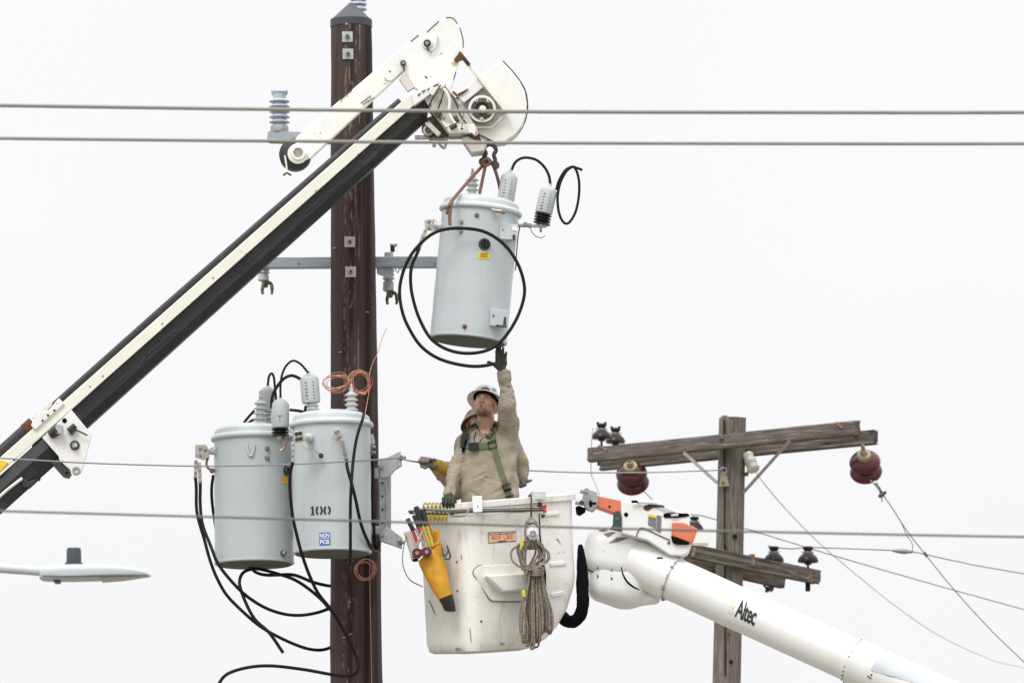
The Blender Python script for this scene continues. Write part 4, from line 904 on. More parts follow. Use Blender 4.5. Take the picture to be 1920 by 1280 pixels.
MB().add(base + lip, [(0, 1, 5, 4), (1, 2, 6, 5), (2, 3, 7, 6), (3, 0, 4, 7), (4, 5, 6, 7), (0, 3, 2, 1)]).build('step_pocket', V['bucket'], bk, 30, bevel=.012, seg=3)
seam = []
for q in rpoly([(884, 1072), (896, 1059), (1010, 1056), (1012, 1086), (984, 1127), (919, 1127)], 8)[20:] + rpoly([(884, 1072), (896, 1059), (1010, 1056), (1012, 1086), (984, 1127), (919, 1127)], 8)[:10]:
    seam.append(hit(bkb, *q, .002)[0])
MB().tube(seam, .0035, 6).build('panel_seam', V['st_grey'], bk)
# right hand panel: seam and ribs
MB().tube([hit(bkb, *q, .002)[0] for q in ((1011, 962), (1012, 1000), (1015, 1040), (1021, 1075), (1023, 1100))], [.004, .006, .010, .013, .004], 6).build('door_slit', V['hood'], bk)
for pts in ([(1018, 960), (1046, 957), (1051, 961), (1046, 967), (1019, 969)], [(1026, 1053), (1060, 1050), (1065, 1055), (1060, 1060), (1027, 1063)], [(1030, 1112), (1056, 1106), (1062, 1110), (1056, 1116), (1031, 1121)]):
    raised(rpoly(pts, 3), .012, V['bucket'], 'stiffening_rib', .8)
tap(bk, bkb, 1018, 967, .011, .012, V['rustiron'])
for (x, y) in ((857, 1053), (858, 1107), (902, 1164)): tap(bk, bkb, x, y, .008, .006, V['dark_steel'])
decal(bkb, [(804, 1125), (806, 1124), (817, 1149), (816, 1152)], .003).build('grey_sticker', V['st_grey'], bk)
for q in ([(1042, 1010), (1046, 1009), (1053, 1022), (1050, 1019)], [(1047, 1035), (1049, 1034), (1048, 1038), (1046, 1037)], [(1055, 1033), (1056, 1033), (1057, 1037), (1056, 1036)], [(864, 1040), (866, 1040), (867, 1048), (865, 1048)], [(880, 1180), (882, 1175), (885, 1207), (882, 1200)], [(853, 1216), (858, 1213), (868, 1217), (856, 1221)], [(938, 1206), (942, 1204), (946, 1206), (940, 1209)], [(985, 1210), (990, 1208), (996, 1209), (988, 1212)]):
    decal(bkb, q, .002, 2, 2).build('scuff', V['scuff'], bk)
stp = decal(bkb, [(915, 998), (967, 995.5), (967, 1013.5), (915.5, 1017.5)], .003).build('capacity_sticker', V['st_peach'], bk)
lettering(bkb, text2d('PLATFORM CAPACITY', .006), [(917, 999.8), (965.5, 997.2), (965.5, 1001.2), (917, 1003.8)], .005).build('sticker_text', V['ink'], stp)
lettering(bkb, text2d('800 LBS', .012), [(921, 1004.3), (961, 1002.2), (961, 1009.6), (921, 1012.1)], .005).build('sticker_text', V['st_orange'], stp)
decal(bkb, [(933, 1013.6), (949, 1012.6), (949, 1014), (933, 1015)], .005, 3, 1).build('sticker_text', V['ink'], stp)
fr_ = [(915, 998), (967, 995.5), (967, 1013.5), (915.5, 1017.5)]
MB().tube([hit(bkb, *q, .003)[0] for q in fr_ + fr_[:1]], .0025, 4).build('sticker_border', V['ink'], stp)
# rods lying along the rim, clip, red clamp, cup
def rimY(px): return FY + (RY_ - FY) * (px - 869) / 208 if px > 869 else FY + (LY - FY) * (869 - px) / 86
hs = thing('hot_stick', 'dark insulating rods with red clamp lying along the bucket rim', 'pole tool', at(950, 956, FY))
MB().tube(pc([(845, 955.5, FY - .03), (880, 954, FY - .03), (1020, 951, RY_ - .19)]), .009, 8).build('rod', V['steel'], hs); MB().tube(pc([(835, 961, FY - .03), (880, 959, FY - .04), (1018, 956, RY_ - .2)]), .008, 8).build('rod', V['dark_steel'], hs)
MB().tube(pc([(840, 968, FY - .03), (870, 968, FY - .04), (900, 964, FY - .02), (985, 959, RY_ - .25)]), .005, 6).build('rod', V['bucket_dirt'], hs)
plate([(1017, 947), (1025, 945), (1025, 950), (1023, 952), (1025, 959), (1018, 960)], RY_ - .24, .05).build('red_clamp', V['red'], hs, bevel=.003)
disc(1012, 945, 5, RY_ - .22, .04, 16).build('clamp_wheel', V['blackpl'], hs)
MB().tube(pc([(767, 958.5, LY), (800, 955, LY - .3), (846, 957, FY)]), .010, 8).build('rod', V['wire_lt'], hs); MB().tube(pc([(769, 962, LY - .02), (800, 962, LY - .3), (850, 964, FY - .01)]), .006, 8).build('rod', V['dark_steel'], hs)
MB().tube(spline(pc([(838, 961, FY - .05), (848, 967, FY - .07), (870, 966, FY - .06), (878, 958, FY - .05), (876, 951, FY - .03)]), 6), .006, 6).build('tie_cord', V['steel'], hs)
clip = thing('rim_clip', 'white plastic clip hooked over the bucket rim below the man', 'clip', at(895, 958, FY - .06))
MB().loft([pc([(885, 930, FY - .07), (904, 929, FY - .04)]) + pc([(904, 929, FY + .06), (885, 930, FY + .03)]), pc([(885, 932, FY - .085), (904, 931, FY - .055)]) + pc([(904, 931, FY + .045), (885, 932, FY + .015)])]).build('clip_top', V['st_white'], clip, bevel=.004)
plate(rpoly([(885, 930), (904, 929), (905, 959), (887, 960)], 3), FY - .085, .02).build('clip_face', V['st_white'], clip, bevel=.004)
bolt(clip, at(896, 949, FY - .085), (0, -1, 0), .005, .004, V['dark_steel'])
cup = thing('rim_cup', 'small white cup standing on the bucket rim beside the rope hook', 'cup', at(1009, 935, 44.5))
MB().lathe(at(1009, 937, 44.45), at(1009, 922, 44.45), [(.045, 0), (.05, .2), (.055, .8), (.058, .85), (.058, 1), (.05, 1), (.045, .3), (.01, .25)], 24).build('cup_body', V['st_white'], cup)

# rope hank
rp = thing('rope_hank', 'hank of tan rope on a hook over the bucket front', 'rope', at(1000, 1200, FY + .1))
RYY = lambda px: rimY(px) - .06
MB().tube(spline(pc([(990, 934, 44.42), (994, 927, 44.4), (996, 932, 44.34), (996, 950, 44.3), (996, 968, 44.3), (993, 974, 44.3)]), 5), .007, 8).build('wire_hook', V['dark_steel'], rp)
random.seed(11)
for i in range(21):
    u = i / 20; xb = 979 + 53 * u + random.uniform(-2, 2); yb = 1180 + 28 * math.sin(math.pi * min(1, .15 + u)) + random.uniform(-12, 8)
    xt = 991 + 22 * u + random.uniform(-2, 2); Yo = 44.22 + .10 * u - random.uniform(0, .10); w = random.uniform(3, 9)
    pts = [(xt, 1066 + random.uniform(-4, 4), Yo + .02), (xt * .65 + xb * .35 - w * .3, 1105, Yo), (xb - w * .6, 1150, Yo), (xb - w * .4, yb - 6, Yo), (xb + w * .3, yb, Yo), (xb + w, yb - 10, Yo - .02), (xb + w * .8, 1145, Yo - .025), (xt * .6 + (xb + w) * .4, 1100, Yo - .02), (xt + 2, 1064, Yo)]
    MB().tube(spline(pc(pts), 5), .0082, 7).build('strand', V['rope'], rp)
for i in range(4):
    yy = 1066 + 3.4 * i; MB().tube(spline(pc([(990 - i * .5, yy, 44.26), (1000, yy + 2, 44.13), (1012, yy + 1, 44.16), (1019, yy - 2, 44.28)]), 4), .0082, 7).build('wrap', V['rope'], rp)
for i in range(9):
    x0 = random.uniform(960, 985); x1 = random.uniform(1003, 1028); y0 = random.uniform(1018, 1036); Yo = 44.22 - random.uniform(0, .1)
    pts = [(996 + random.uniform(-8, 8), 1012, Yo), (x0, y0, Yo), (x0 + 2, y0 + 22, Yo - .02), (990 + random.uniform(-9, 9), 1068, Yo), (x1 - 4, y0 + 24, Yo + .03), (x1, y0 + 4, Yo + .05), (998 + random.uniform(-8, 8), 1010, Yo + .02)]
    MB().tube(spline(pc(pts), 5), .0082, 7).build('loop', V['rope'], rp)
for i in range(5):
    dx = -8 + 4 * i; MB().tube(spline(pc([(996 + dx * .6, 976, 44.26), (994 + dx * 1.1, 990, 44.2), (995 + dx * 1.2, 1012, 44.18), (997 + dx, 1030, 44.18)]), 4), .0082, 7).build('strand', V['rope'], rp)
MB().tube(spline(pc([(988, 1000, 44.15), (984, 1060, 44.13), (986, 1110, 44.13), (979, 1150, 44.13), (977, 1185, 44.15), (985, 1200, 44.15), (989, 1180, 44.14), (984, 1150, 44.12)]), 6), .010, 7).build('loose_end', V['rope'], rp)
MB().lathe(at(997, 972, 44.27), at(996, 985, 44.25), [(.02, 0), (.045, .5), (.05, 1)], 14).build('rope_knot', V['rope'], rp)
MB().lathe(at(999, 984, 44.13), at(998, 1012, 44.12), [(.02, 0), (.042, .25), (.045, .7), (.02, 1)], 16).build('pulley_block', V['clear'], rp)
disc(999, 999, 6, 44.06, .03, 14).build('pulley_sheave', V['steel'], rp)
for q in ([(976, 1010), (981, 1008), (982, 1022), (974, 1030)], [(978, 1106), (984, 1104), (986, 1118), (980, 1119)]): plate(q, 44.09, .02).build('tape_tag', V['lime'], rp, bevel=.003)

# yellow rope turns over the rim
yr_ = thing('yellow_rope', 'yellow rope looped over the left corner of the bucket rim', 'rope', at(810, 955, 44.4))
for i in range(5):
    x = 797 + 7.5 * i; Yf = rimY(x) - .06
    MB().tube(spline(pc([(x + 3, 960, Yf + .04), (x - 3, 948, Yf - .01), (x, 943, Yf + .05), (x + 5, 947, Yf), (x + 4, 960, Yf - .03), (x + 7, 975, Yf - .04), (x + 9, 966, Yf - .03), (x + 6, 950, Yf + .05)]), 5), .0075, 7).build('rope_turn', V['yrope'], yr_)

# tool pouch
po = thing('tool_pouch', 'yellow vinyl tool holster with black tip hung on the bucket corner', 'tool pouch', at(845, 1140, 44.2))
prf = [(784, 1052, 829, 1018, 44.22, .075), (788, 1063, 832, 1040, 44.21, .075), (798, 1083, 838, 1068, 44.19, .07), (812, 1108, 844, 1094, 44.17, .055), (823, 1124, 848, 1114, 44.16, .045)]
def pouch_rings(prf):
    rings = []
    for (xa, ya, xb, yb, Y, d) in prf:
        a, b = at(xa, ya, Y), at(xb, yb, Y); c = (a + b) / 2; h = (b - a) / 2
        rings.append([c + h * math.cos(q) * (1 + .02 * math.sin(5 * q)) + Vector((0, d * math.sin(q), 0)) for q in [2 * math.pi * k / 24 for k in range(24)]])
    return rings
MB().loft(pouch_rings(prf)).build('sleeve', V['yellow'], po, 60)
MB().loft(pouch_rings([(823, 1124, 848.5, 1113.5, 44.16, .048), (829, 1134, 852, 1126, 44.16, .045), (833, 1144, 855, 1144, 44.16, .035), (838, 1146, 853, 1146, 44.16, .02)])).build('black_tip', V['blackpl'], po, 40)
plate([(795, 970), (802, 967), (812, 1000), (823, 990), (826, 1020), (812, 1040), (803, 1010)], 44.27, .02).build('back_strap', V['yellow'], po, bevel=.005)
plate([(810, 992), (824, 992), (826, 1018), (818, 1022), (812, 1020), (820, 1014), (819, 999), (812, 1000)], 44.2, .02).build('belt_loop', V['yellow'], po, bevel=.004)
MB().tube(spline(pc([(829, 1026, 44.13), (832, 1042, 44.12), (840, 1034, 44.13), (838, 1022, 44.14), (844, 1040, 44.12), (841, 1048, 44.13), (833, 1046, 44.13)]), 5), .006, 7).build('snap_hook', V['green_dark'], po)
bc = thing('bolt_cutter', 'red and black handled cutters with maroon rollers in the yellow holster', 'hand tool', at(790, 1036, 44.1))
MB().tube(pc([(764, 972, 44.12), (775, 994, 44.12)]), .017, 10).build('handle', V['blackpl'], bc); MB().tube(pc([(776, 966, 44.14), (786, 990, 44.13)]), .017, 10).build('handle', V['blackpl'], bc)
MB().tube(pc([(773, 992, 44.12), (784, 1020, 44.11)]), .011, 8).build('grip', V['red'], bc); MB().tube(pc([(785, 988, 44.12), (794, 1016, 44.11)]), .011, 8).build('grip', V['red'], bc)
MB().tube(pc([(779, 990, 44.11), (796, 1022, 44.1)]), .010, 8).build('jaw', V['steel'], bc); MB().tube(pc([(792, 996, 44.11), (782, 1022, 44.1)]), .010, 8).build('jaw', V['steel'], bc)
for q in ((782, 1036), (800, 1034)):
    d = disc(*q, 9.4, 44.07, .06, 24).build('roller', V['maroon'], bc); disc(*q, 3.6, 44.05, .02, 14).build('roller_axle', V['steel'], d)
plate([(776, 1030), (806, 1027), (804, 1038), (778, 1041)], 44.09, .03).build('roller_frame', V['dark_steel'], bc, bevel=.004)
plr = thing('pliers', 'long black handled tool sticking up from the yellow holster', 'hand tool', at(795, 1000, 44.2))
for (a_, b_) in (((780, 950), (792, 985)), ((793, 955), (800, 985))): MB().tube(pc([(*a_, 44.24), (*b_, 44.22)]), .020, 10).build('handle', V['blackpl'], plr)
for (a_, b_) in (((792, 984), (806, 1025)), ((800, 984), (812, 1024))): MB().tube(pc([(*a_, 44.22), (*b_, 44.2)]), .013, 8).build('shank', V['yrope'], plr)
tc_ = thing('canvas_tool_bag', 'grimy pale tool cup hanging outermost on the bucket corner', 'tool bag', at(770, 1045, 44.2))
MB().loft(pouch_rings([(757, 999, 777, 994, 44.25, .05), (760, 1010, 783, 1006, 44.25, .055), (768, 1035, 786, 1030, 44.25, .05), (771, 1049, 785, 1046, 44.25, .04)])).build('cup', V['bucket_dirt'], tc_, 50)
MB().loft(pouch_rings([(770, 1045, 786, 1042, 44.25, .045), (774, 1052, 784, 1051, 44.25, .035)])).build('dark_base', V['hood'], tc_, 50)
MB().tube(spline(pc([(762, 1005, 44.2), (756, 1030, 44.2), (755, 1055, 44.2), (761, 1075, 44.25), (772, 1089, 44.3), (792, 1099, 44.6)]), 8), .0045, 6).build('wire_loop', V['wire'], tc_)

# black hose cover between bucket and elbow
hz_ = MB().tube(spline(pc([(1088, 1020, 44.7), (1090, 1045, 44.7), (1092, 1075, 44.7), (1092, 1105, 44.7), (1093, 1130, 44.7), (1088, 1152, 44.72), (1076, 1164, 44.74), (1062, 1163, 44.8), (1050, 1150, 44.9)]), 6), [(.012 + .036 * min(1, i / 14) ** .6) * (1 + .03 * math.sin(i * .9) + .02 * math.sin(i * 2.1)) for i in range(49)], 14)
tag(hz_.build('hose_cover', V['hood']), 'black fabric hose cover curling between bucket and white boom elbow', 'hose cover')

# ------------------------------------------------------------------ aerial boom
AY = 44.95
ab = thing('aerial_lift_boom', 'white tubular lift boom running down to the lower right corner', 'lift boom', at(2400, 1560, 44))
def ax(px): return at(px, 1043 + (px - 1170) * .4545, AY - (px - 1170) * .0012)
adir = (ax(1700) - ax(1170)).normalized()
Rb = 41 * s4
def tube_sec(x0, x1, r0, r1, n=44): return MB().lathe(ax(x0), ax(x1), [(r0 * .985, 0), (r0, .004)] + [(r0 + (r1 - r0) * k / 10, .004 + .992 * k / 10) for k in range(1, 11)] + [(r1 * .985, 1)], n)
tb = tube_sec(1232, 1600, Rb, Rb * 1.0); tb.build('boom_tube', V['white_tube'], ab, 30); tbv = tb.bvh()
tube_sec(1172, 1262, Rb * 1.06, Rb * 1.07).build('collar', V['white_tube'], ab, 30)
tube_sec(1594, 1790, Rb * 1.05, Rb * 1.08).build('lower_tube', V['white'], ab, 30)
MB().lathe(ax(1780), ax(2700), [(Rb * 1.0, 0), (Rb * 1.0, 1)], 32).build('lower_tube', V['white_tube'], ab, 30)
def dash_ring(px, r, n, m, name, skip=.4, size=(.010, .006, .006)):
    u, w = perp(adir); random.seed(int(px))
    for k in range(n):
        a = 2 * math.pi * k / n; d = u * math.cos(a) + w * math.sin(a)
        if d.y > .3 or random.random() < skip: continue
        s = random.uniform(.6, 1.6)
        MB().box(ax(px) + d * (r + .001), (size[0] * s, size[1], size[2] * s)).build(name, m, ab)
dash_ring(1262, Rb * 1.07, 46, V['scuff'], 'paint_chip', .45, (.016, .006, .012)); dash_ring(1600, Rb * 1.055, 26, V['ink'], 'rivet', .1)
dash_ring(1236, Rb * 1.065, 40, V['ink'], 'paint_chip', .8, (.03, .006, .012))
MB().tube([ax(1262) + d for d in [(perp(adir)[0] * math.cos(2 * math.pi * k / 40) + perp(adir)[1] * math.sin(2 * math.pi * k / 40)) * Rb * 1.06 for k in range(40)]], .004, 6, closed=True).build('collar_seam', V['bucket_dirt'], ab)
lettering(tbv, text2d('Altec', .022, 0, .9), [(1386, 1121), (1423, 1139), (1414, 1173), (1377, 1155)], .004).build('brand_lettering', V['ink'], ab)
fm = mat('faded_yellow_decal', (.84, .81, .62), .5, var=.1, scale=40)
for q in ([(1371, 1126), (1379, 1129), (1376, 1141), (1368, 1137)], [(1366, 1141), (1376, 1145), (1374, 1151), (1364, 1148)]): decal(tbv, q, .003, 3, 3).build('faded_decal', fm, ab)
# grey cover plate on the lower tube
lt = tube_sec(1594, 1790, Rb * 1.05, Rb * 1.08).bvh()
decal(lt, [(1645, 1232), (1740, 1268), (1752, 1290), (1632, 1256)], .004, 10, 6).build('grey_cover', V['lampgrey'], ab)
for q in ((1628, 1267), (1634, 1264), (1632, 1270)):
    p, n = hit(lt, *q, .002)
    if p is not None: MB().box(p, (.012, .006, .012)).build('paint_chip', V['ink'], ab)
MB().tube(spline([hit(lt, x, y, .002)[0] or ax(x) for x, y in ((1654, 1256), (1660, 1264), (1680, 1268), (1694, 1266))], 4), .003, 5).build('scratch', V['st_grey'], ab)

# ------------------------------------------------------------------ solid modelling by distance field
def surface_nets(f, lo, hi, res):
    lo = np.array(lo, float); hi = np.array(hi, float); n = np.ceil((hi - lo) / res).astype(int) + 1
    xs = [lo[i] + np.arange(n[i]) * res for i in range(3)]
    X, Y, Z = np.meshgrid(*[x.astype(np.float32) for x in xs], indexing='ij')
    D = f(X, Y, Z).astype(np.float32); S = D < 0
    cell = np.zeros(tuple(n - 1), np.int8)
    cr = [(a, b, c) for a in (0, 1) for b in (0, 1) for c in (0, 1)]
    sl_ = lambda a, b, c, A: A[a:A.shape[0] - 1 + a, b:A.shape[1] - 1 + b, c:A.shape[2] - 1 + c]
    for q in cr: cell += sl_(*q, S)
    act = (cell > 0) & (cell < 8); idx = np.argwhere(act)
    acc = np.zeros((len(idx), 3)); cnt = np.zeros(len(idx))
    for ax_ in range(3):
        for u in (0, 1):
            for v in (0, 1):
                c0 = [0, 0, 0]; o = [i for i in range(3) if i != ax_]; c0[o[0]] = u; c0[o[1]] = v; c1 = list(c0); c1[ax_] = 1
                i0 = idx + c0; i1 = idx + c1; d0 = D[i0[:, 0], i0[:, 1], i0[:, 2]]; d1 = D[i1[:, 0], i1[:, 1], i1[:, 2]]
                k = (d0 < 0) != (d1 < 0); t = np.zeros(len(idx)); t[k] = d0[k] / (d0[k] - d1[k])
                p = i0 + 0.0; p[:, ax_] += t; acc[k] += p[k]; cnt[k] += 1
    verts = lo + (acc / cnt[:, None]) * res
    ids = -np.ones(act.shape, int); ids[tuple(idx.T)] = np.arange(len(idx)); faces = []
    for ax_ in range(3):
        a = [slice(None)] * 3; b = [slice(None)] * 3; a[ax_] = slice(0, -1); b[ax_] = slice(1, None)
        e = np.argwhere(S[tuple(a)] != S[tuple(b)]); o = [i for i in range(3) if i != ax_]
        e = e[(e[:, o[0]] > 0) & (e[:, o[1]] > 0) & (e[:, o[0]] < n[o[0]] - 1) & (e[:, o[1]] < n[o[1]] - 1)]
        q = []
        for (u, v) in ((-1, -1), (0, -1), (0, 0), (-1, 0)):
            w = e.copy(); w[:, o[0]] += u; w[:, o[1]] += v; q.append(ids[w[:, 0], w[:, 1], w[:, 2]])
        q = np.stack(q, 1); flip = S[e[:, 0], e[:, 1], e[:, 2]] ^ (ax_ == 1); q[~flip] = q[~flip][:, ::-1]; faces.append(q)
    faces = np.concatenate(faces); faces = faces[(faces >= 0).all(1)]
    return verts, faces
def smin(a, b, k):
    h = np.clip(.5 + .5 * (b - a) / k, 0, 1); return b * (1 - h) + a * h - k * h * (1 - h)
def smax(a, b, k): return -smin(-a, -b, k)
def s_cap(X, Y, Z, a, b, ra, rb):
    a, b = Vector(a), Vector(b); d = b - a; L = max(d.length_squared, 1e-9)
    t = np.clip(((X - a.x) * d.x + (Y - a.y) * d.y + (Z - a.z) * d.z) / L, 0, 1)
    return np.sqrt((X - a.x - t * d.x) ** 2 + (Y - a.y - t * d.y) ** 2 + (Z - a.z - t * d.z) ** 2) - (ra + (rb - ra) * t)
def s_ell(X, Y, Z, c, r):
    x, y, z = (X - c[0]), (Y - c[1]), (Z - c[2]); k0 = np.sqrt((x / r[0]) ** 2 + (y / r[1]) ** 2 + (z / r[2]) ** 2); k1 = np.sqrt((x / r[0] ** 2) ** 2 + (y / r[1] ** 2) ** 2 + (z / r[2] ** 2) ** 2)
    return k0 * (k0 - 1) / np.maximum(k1, 1e-6)
def s_box(X, Y, Z, c, h, M, r):
    """rounded box, M = rows of axes"""
    x, y, z = X - c[0], Y - c[1], Z - c[2]; q = []
    for i in range(3): q.append(np.abs(x * M[i][0] + y * M[i][1] + z * M[i][2]) - (h[i] - r))
    return np.sqrt(sum(np.maximum(k, 0) ** 2 for k in q)) + np.minimum(np.maximum(np.maximum(q[0], q[1]), q[2]), 0) - r
def np_build(v, f, name, m, parent):
    o0 = np.array(ORG[parent.name]); me = bpy.data.meshes.new(name); me.from_pydata((v - o0).tolist(), [], f.tolist()); me.materials.append(m)
    me.polygons.foreach_set('use_smooth', [True] * len(me.polygons)); me.update()
    o = bpy.data.objects.new(name, me); COL.objects.link(o); o.parent = parent; ORG[o.name] = Vector(o0); return o
def relax(v, f, it=1, lam=.5):
    for _ in range(it):
        s = np.zeros_like(v); c = np.zeros(len(v))
        for i in range(4):
            np.add.at(s, f[:, i], v[f[:, (i + 1) % 4]]); np.add.at(c, f[:, i], 1); np.add.at(s, f[:, (i + 1) % 4], v[f[:, i]]); np.add.at(c, f[:, (i + 1) % 4], 1)
        v = v + lam * (s / np.maximum(c, 1)[:, None] - v)
    return v

_t = math.radians(-9); TM = ((math.cos(_t), 0, math.sin(_t)), (0, 1, 0), (-math.sin(_t), 0, math.cos(_t)))
# elbow housing at the boom tip
def elbow_top(X, Y, Z):
    d = s_box(X, Y, Z, at(1146, 1040, AY), (53 * s4, .19, 47 * s4), TM, .13)
    return smin(d, s_cap(X, Y, Z, at(1160, 1036, AY), at(1210, 1056, AY), 40 * s4, 38 * s4), .05)
def elbow_low(X, Y, Z):
    d = s_box(X, Y, Z, at(1156, 1092, AY), (54 * s4, .165, 40 * s4), TM, .11)
    d = smin(d, s_cap(X, Y, Z, at(1150, 1108, AY), at(1175, 1113, AY), 26 * s4, 26 * s4), .05)
    return smin(d, s_cap(X, Y, Z, at(1165, 1118, AY), at(1228, 1122, AY), 22 * s4, 11 * s4), .04)
lo = at(1060, 1180, AY) - Vector((0, .32, 0)); hi = at(1270, 960, AY) + Vector((0, .32, 0))
for fn, nm in ((elbow_top, 'elbow_cover'), (elbow_low, 'elbow_belly')):
    v, f = surface_nets(fn, lo, hi, .012); v = relax(v, f, 3); eo = np_build(v, f, nm, V['white_tube'], ab)
    if fn is elbow_top: ebv = BVHTree.FromPolygons(v.tolist(), f.tolist())
    else: ebl = BVHTree.FromPolygons(v.tolist(), f.tolist())
sm = [hit(ebv, *q, .003)[0] for q in ((1096, 1062), (1105, 1068), (1120, 1074), (1135, 1080), (1150, 1084))]
MB().tube([p for p in sm if p is not None], .006, 6).build('cover_seam', V['ink'], ab)
MB().tube(spline(pc([(1165, 1062, 44.72), (1168, 1076, 44.71), (1176, 1090, 44.72), (1188, 1100, 44.74), (1199, 1105, 44.78)]), 5), [.004, .005, .005, .005, .006, .007, .007, .008, .008, .008, .009, .009, .009, .009, .009, .008, .008, .007, .006, .005, .004], 6).build('cover_seam', V['hood'], ab)
for quad in ([(1121, 994), (1132, 991), (1140, 994), (1130, 997)], [(1131, 1001), (1146, 997), (1155, 998), (1140, 1007)], [(1141, 1018), (1157, 1007), (1179, 1008), (1158, 1016)]):
    decal(ebv, quad, .003, 5, 4).build('worn_sticker', V['st_grey'], ab)
for (x, y) in ((1121, 1076), (1147, 1080)):
    for i in range(5):
        p, n = hit(ebv, x, y - 20 + 8 * i, .002)
        p2, _ = hit(ebl, x, y - 20 + 8 * i, .002)
        if p2 is not None and (p is None or p2.y < p.y): p = p2
        if p is not None: MB().box(p, (random.uniform(.006, .012), .005, random.uniform(.008, .024))).build('paint_chip', V['ink'] if i % 2 else V['cream'], ab)
# jib on top of the elbow
jb = thing('tip_jib', 'white and orange material jib mounted above the elbow of the lift boom', 'jib', at(1200, 1000, AY))
JY = 44.72
def bar(a, b, c, d, m, name, t=.16, par=None, Y=JY, bev=.008): return plate([a, b, c, d], Y, t).build(name, m, par or jb, bevel=bev, seg=3)
ob = bar((1113, 927), (1166, 938), (1164, 966), (1114, 948), V['orange'], 'orange_arm'); disc(1143, 949, 2.2, JY - .006, .01, 12).build('arm_hole', V['hood'], ob)
jm = plate(rpoly([(1164, 938), (1206, 944), (1268, 953), (1288, 966), (1296, 990), (1297, 1022), (1290, 1036), (1278, 1041), (1256, 1040), (1214, 1012), (1165, 999)], 4), JY - .03, .22).build('jib_body', V['white_tube'], jb, bevel=.012, seg=3)
disc(1174, 964, 4, JY - .036, .01, 16).build('body_hole', V['hood'], jm)
plate(rpoly([(1206, 953), (1208, 947), (1216, 945), (1243, 946), (1247, 950), (1224, 951), (1214, 957)], 2), JY - .038, .02).build('handle_slot', V['rust'], jm)
plate(rpoly([(1243, 966), (1246, 962), (1256, 961), (1290, 962), (1294, 967), (1270, 970), (1246, 970)], 2), JY - .038, .02).build('handle_slot', V['hood'], jm)
MB().tube(pc([(1258, 966), (1272, 965)], JY - .05), .010, 8).build('slot_pin', V['galv'], jm)
plate([(1229, 951), (1247, 951), (1266, 959), (1248, 960)], JY - .036, .01).build('grey_pad', V['lampgrey'], jm)
sy = plate([(1216, 963), (1230.5, 966), (1230, 990), (1215, 983)], JY - .036, .008).build('warning_sticker', V['st_grey'], jm); plate([(1216, 963), (1230.5, 966), (1230.3, 971), (1215.8, 968)], JY - .041, .006).build('sticker_header', V['st_yel'], sy)
plate([(1232, 965), (1240, 967), (1239, 998), (1231, 995)], JY - .036, .008).build('warning_sticker', V['st_grey'], jm)
MB().tube(spline(pc([(1193, 1006), (1196, 996), (1202, 989), (1215, 993), (1238, 1004), (1256, 1012)], JY - .036), 5), .004, 6).build('body_seam', V['ink'], jm)
o2 = plate([(1260, 979), (1281, 979), (1308, 990), (1298, 1018), (1259, 1003)], JY - .06, .2).build('orange_stub', V['orange'], jb, bevel=.006); plate([(1299, 992), (1331, 994), (1329, 1018), (1298, 1018)], JY - .05, .16).build('white_stub', V['white'], jb, bevel=.004)
plate([(1258, 1004), (1263, 1006), (1292, 1013), (1292, 1020), (1268, 1020), (1261, 1016)], JY - .055, .05).build('dark_slot', V['hood'], jb, bevel=.004)
bolt(jb, at(1254, 1017, JY - .035), (0, -1, 0), .008, .008, V['brass'])
gf = plate(rpoly([(1150, 962), (1155, 957), (1161, 957), (1165, 964), (1165, 996), (1143, 992), (1149, 983)], 2), JY - .05, .03).build('green_flap', V['green_dark'], jb, bevel=.003); disc(1157, 972, 4, JY - .056, .008, 18).build('flap_emblem', V['brass'], gf)
MB().tube(pc([(1184, 940), (1196, 940)], JY - .06), .010, 8).build('tool_tip', V['hood'], jb); MB().tube(pc([(1194, 940), (1200, 940), (1232, 942)], JY - .05), .016, 10).build('tool_rod', V['st_white'], jb)
# steel clevis at the left end
cl = plate(rpoly([(1095, 920), (1108, 917), (1120, 922), (1122, 946), (1112, 958), (1098, 953), (1091, 936)], 3), JY - .02, .1).build('clevis', V['galv'], jb, bevel=.006)
MB().tube(pc([(1088, 919), (1103, 921)], JY - .08), .022, 12).build('clevis_pin', V['galv'], cl); disc(1100, 919, 4.5, JY - .11, .02, 14).build('pin_end', V['steel'], cl)
MB().tube(pc([(1079, 940), (1095, 942)], JY - .08), .022, 12).build('clevis_pin', V['galv'], cl); disc(1091, 942, 5, JY - .11, .02, 14).build('pin_end', V['dark_steel'], cl)
plate([(1079, 950), (1085, 947), (1098, 952), (1098, 958), (1087, 965), (1081, 962)], JY - .03, .08).build('clevis_foot', V['hood'], cl, bevel=.004)
MB().tube(pc([(1104, 944), (1118, 943)], JY - .09), .010, 8).build('cotter', V['hood'], cl); MB().tube(pc([(1107, 938), (1108, 950)], JY - .09), .010, 8).build('cotter', V['hood'], cl)

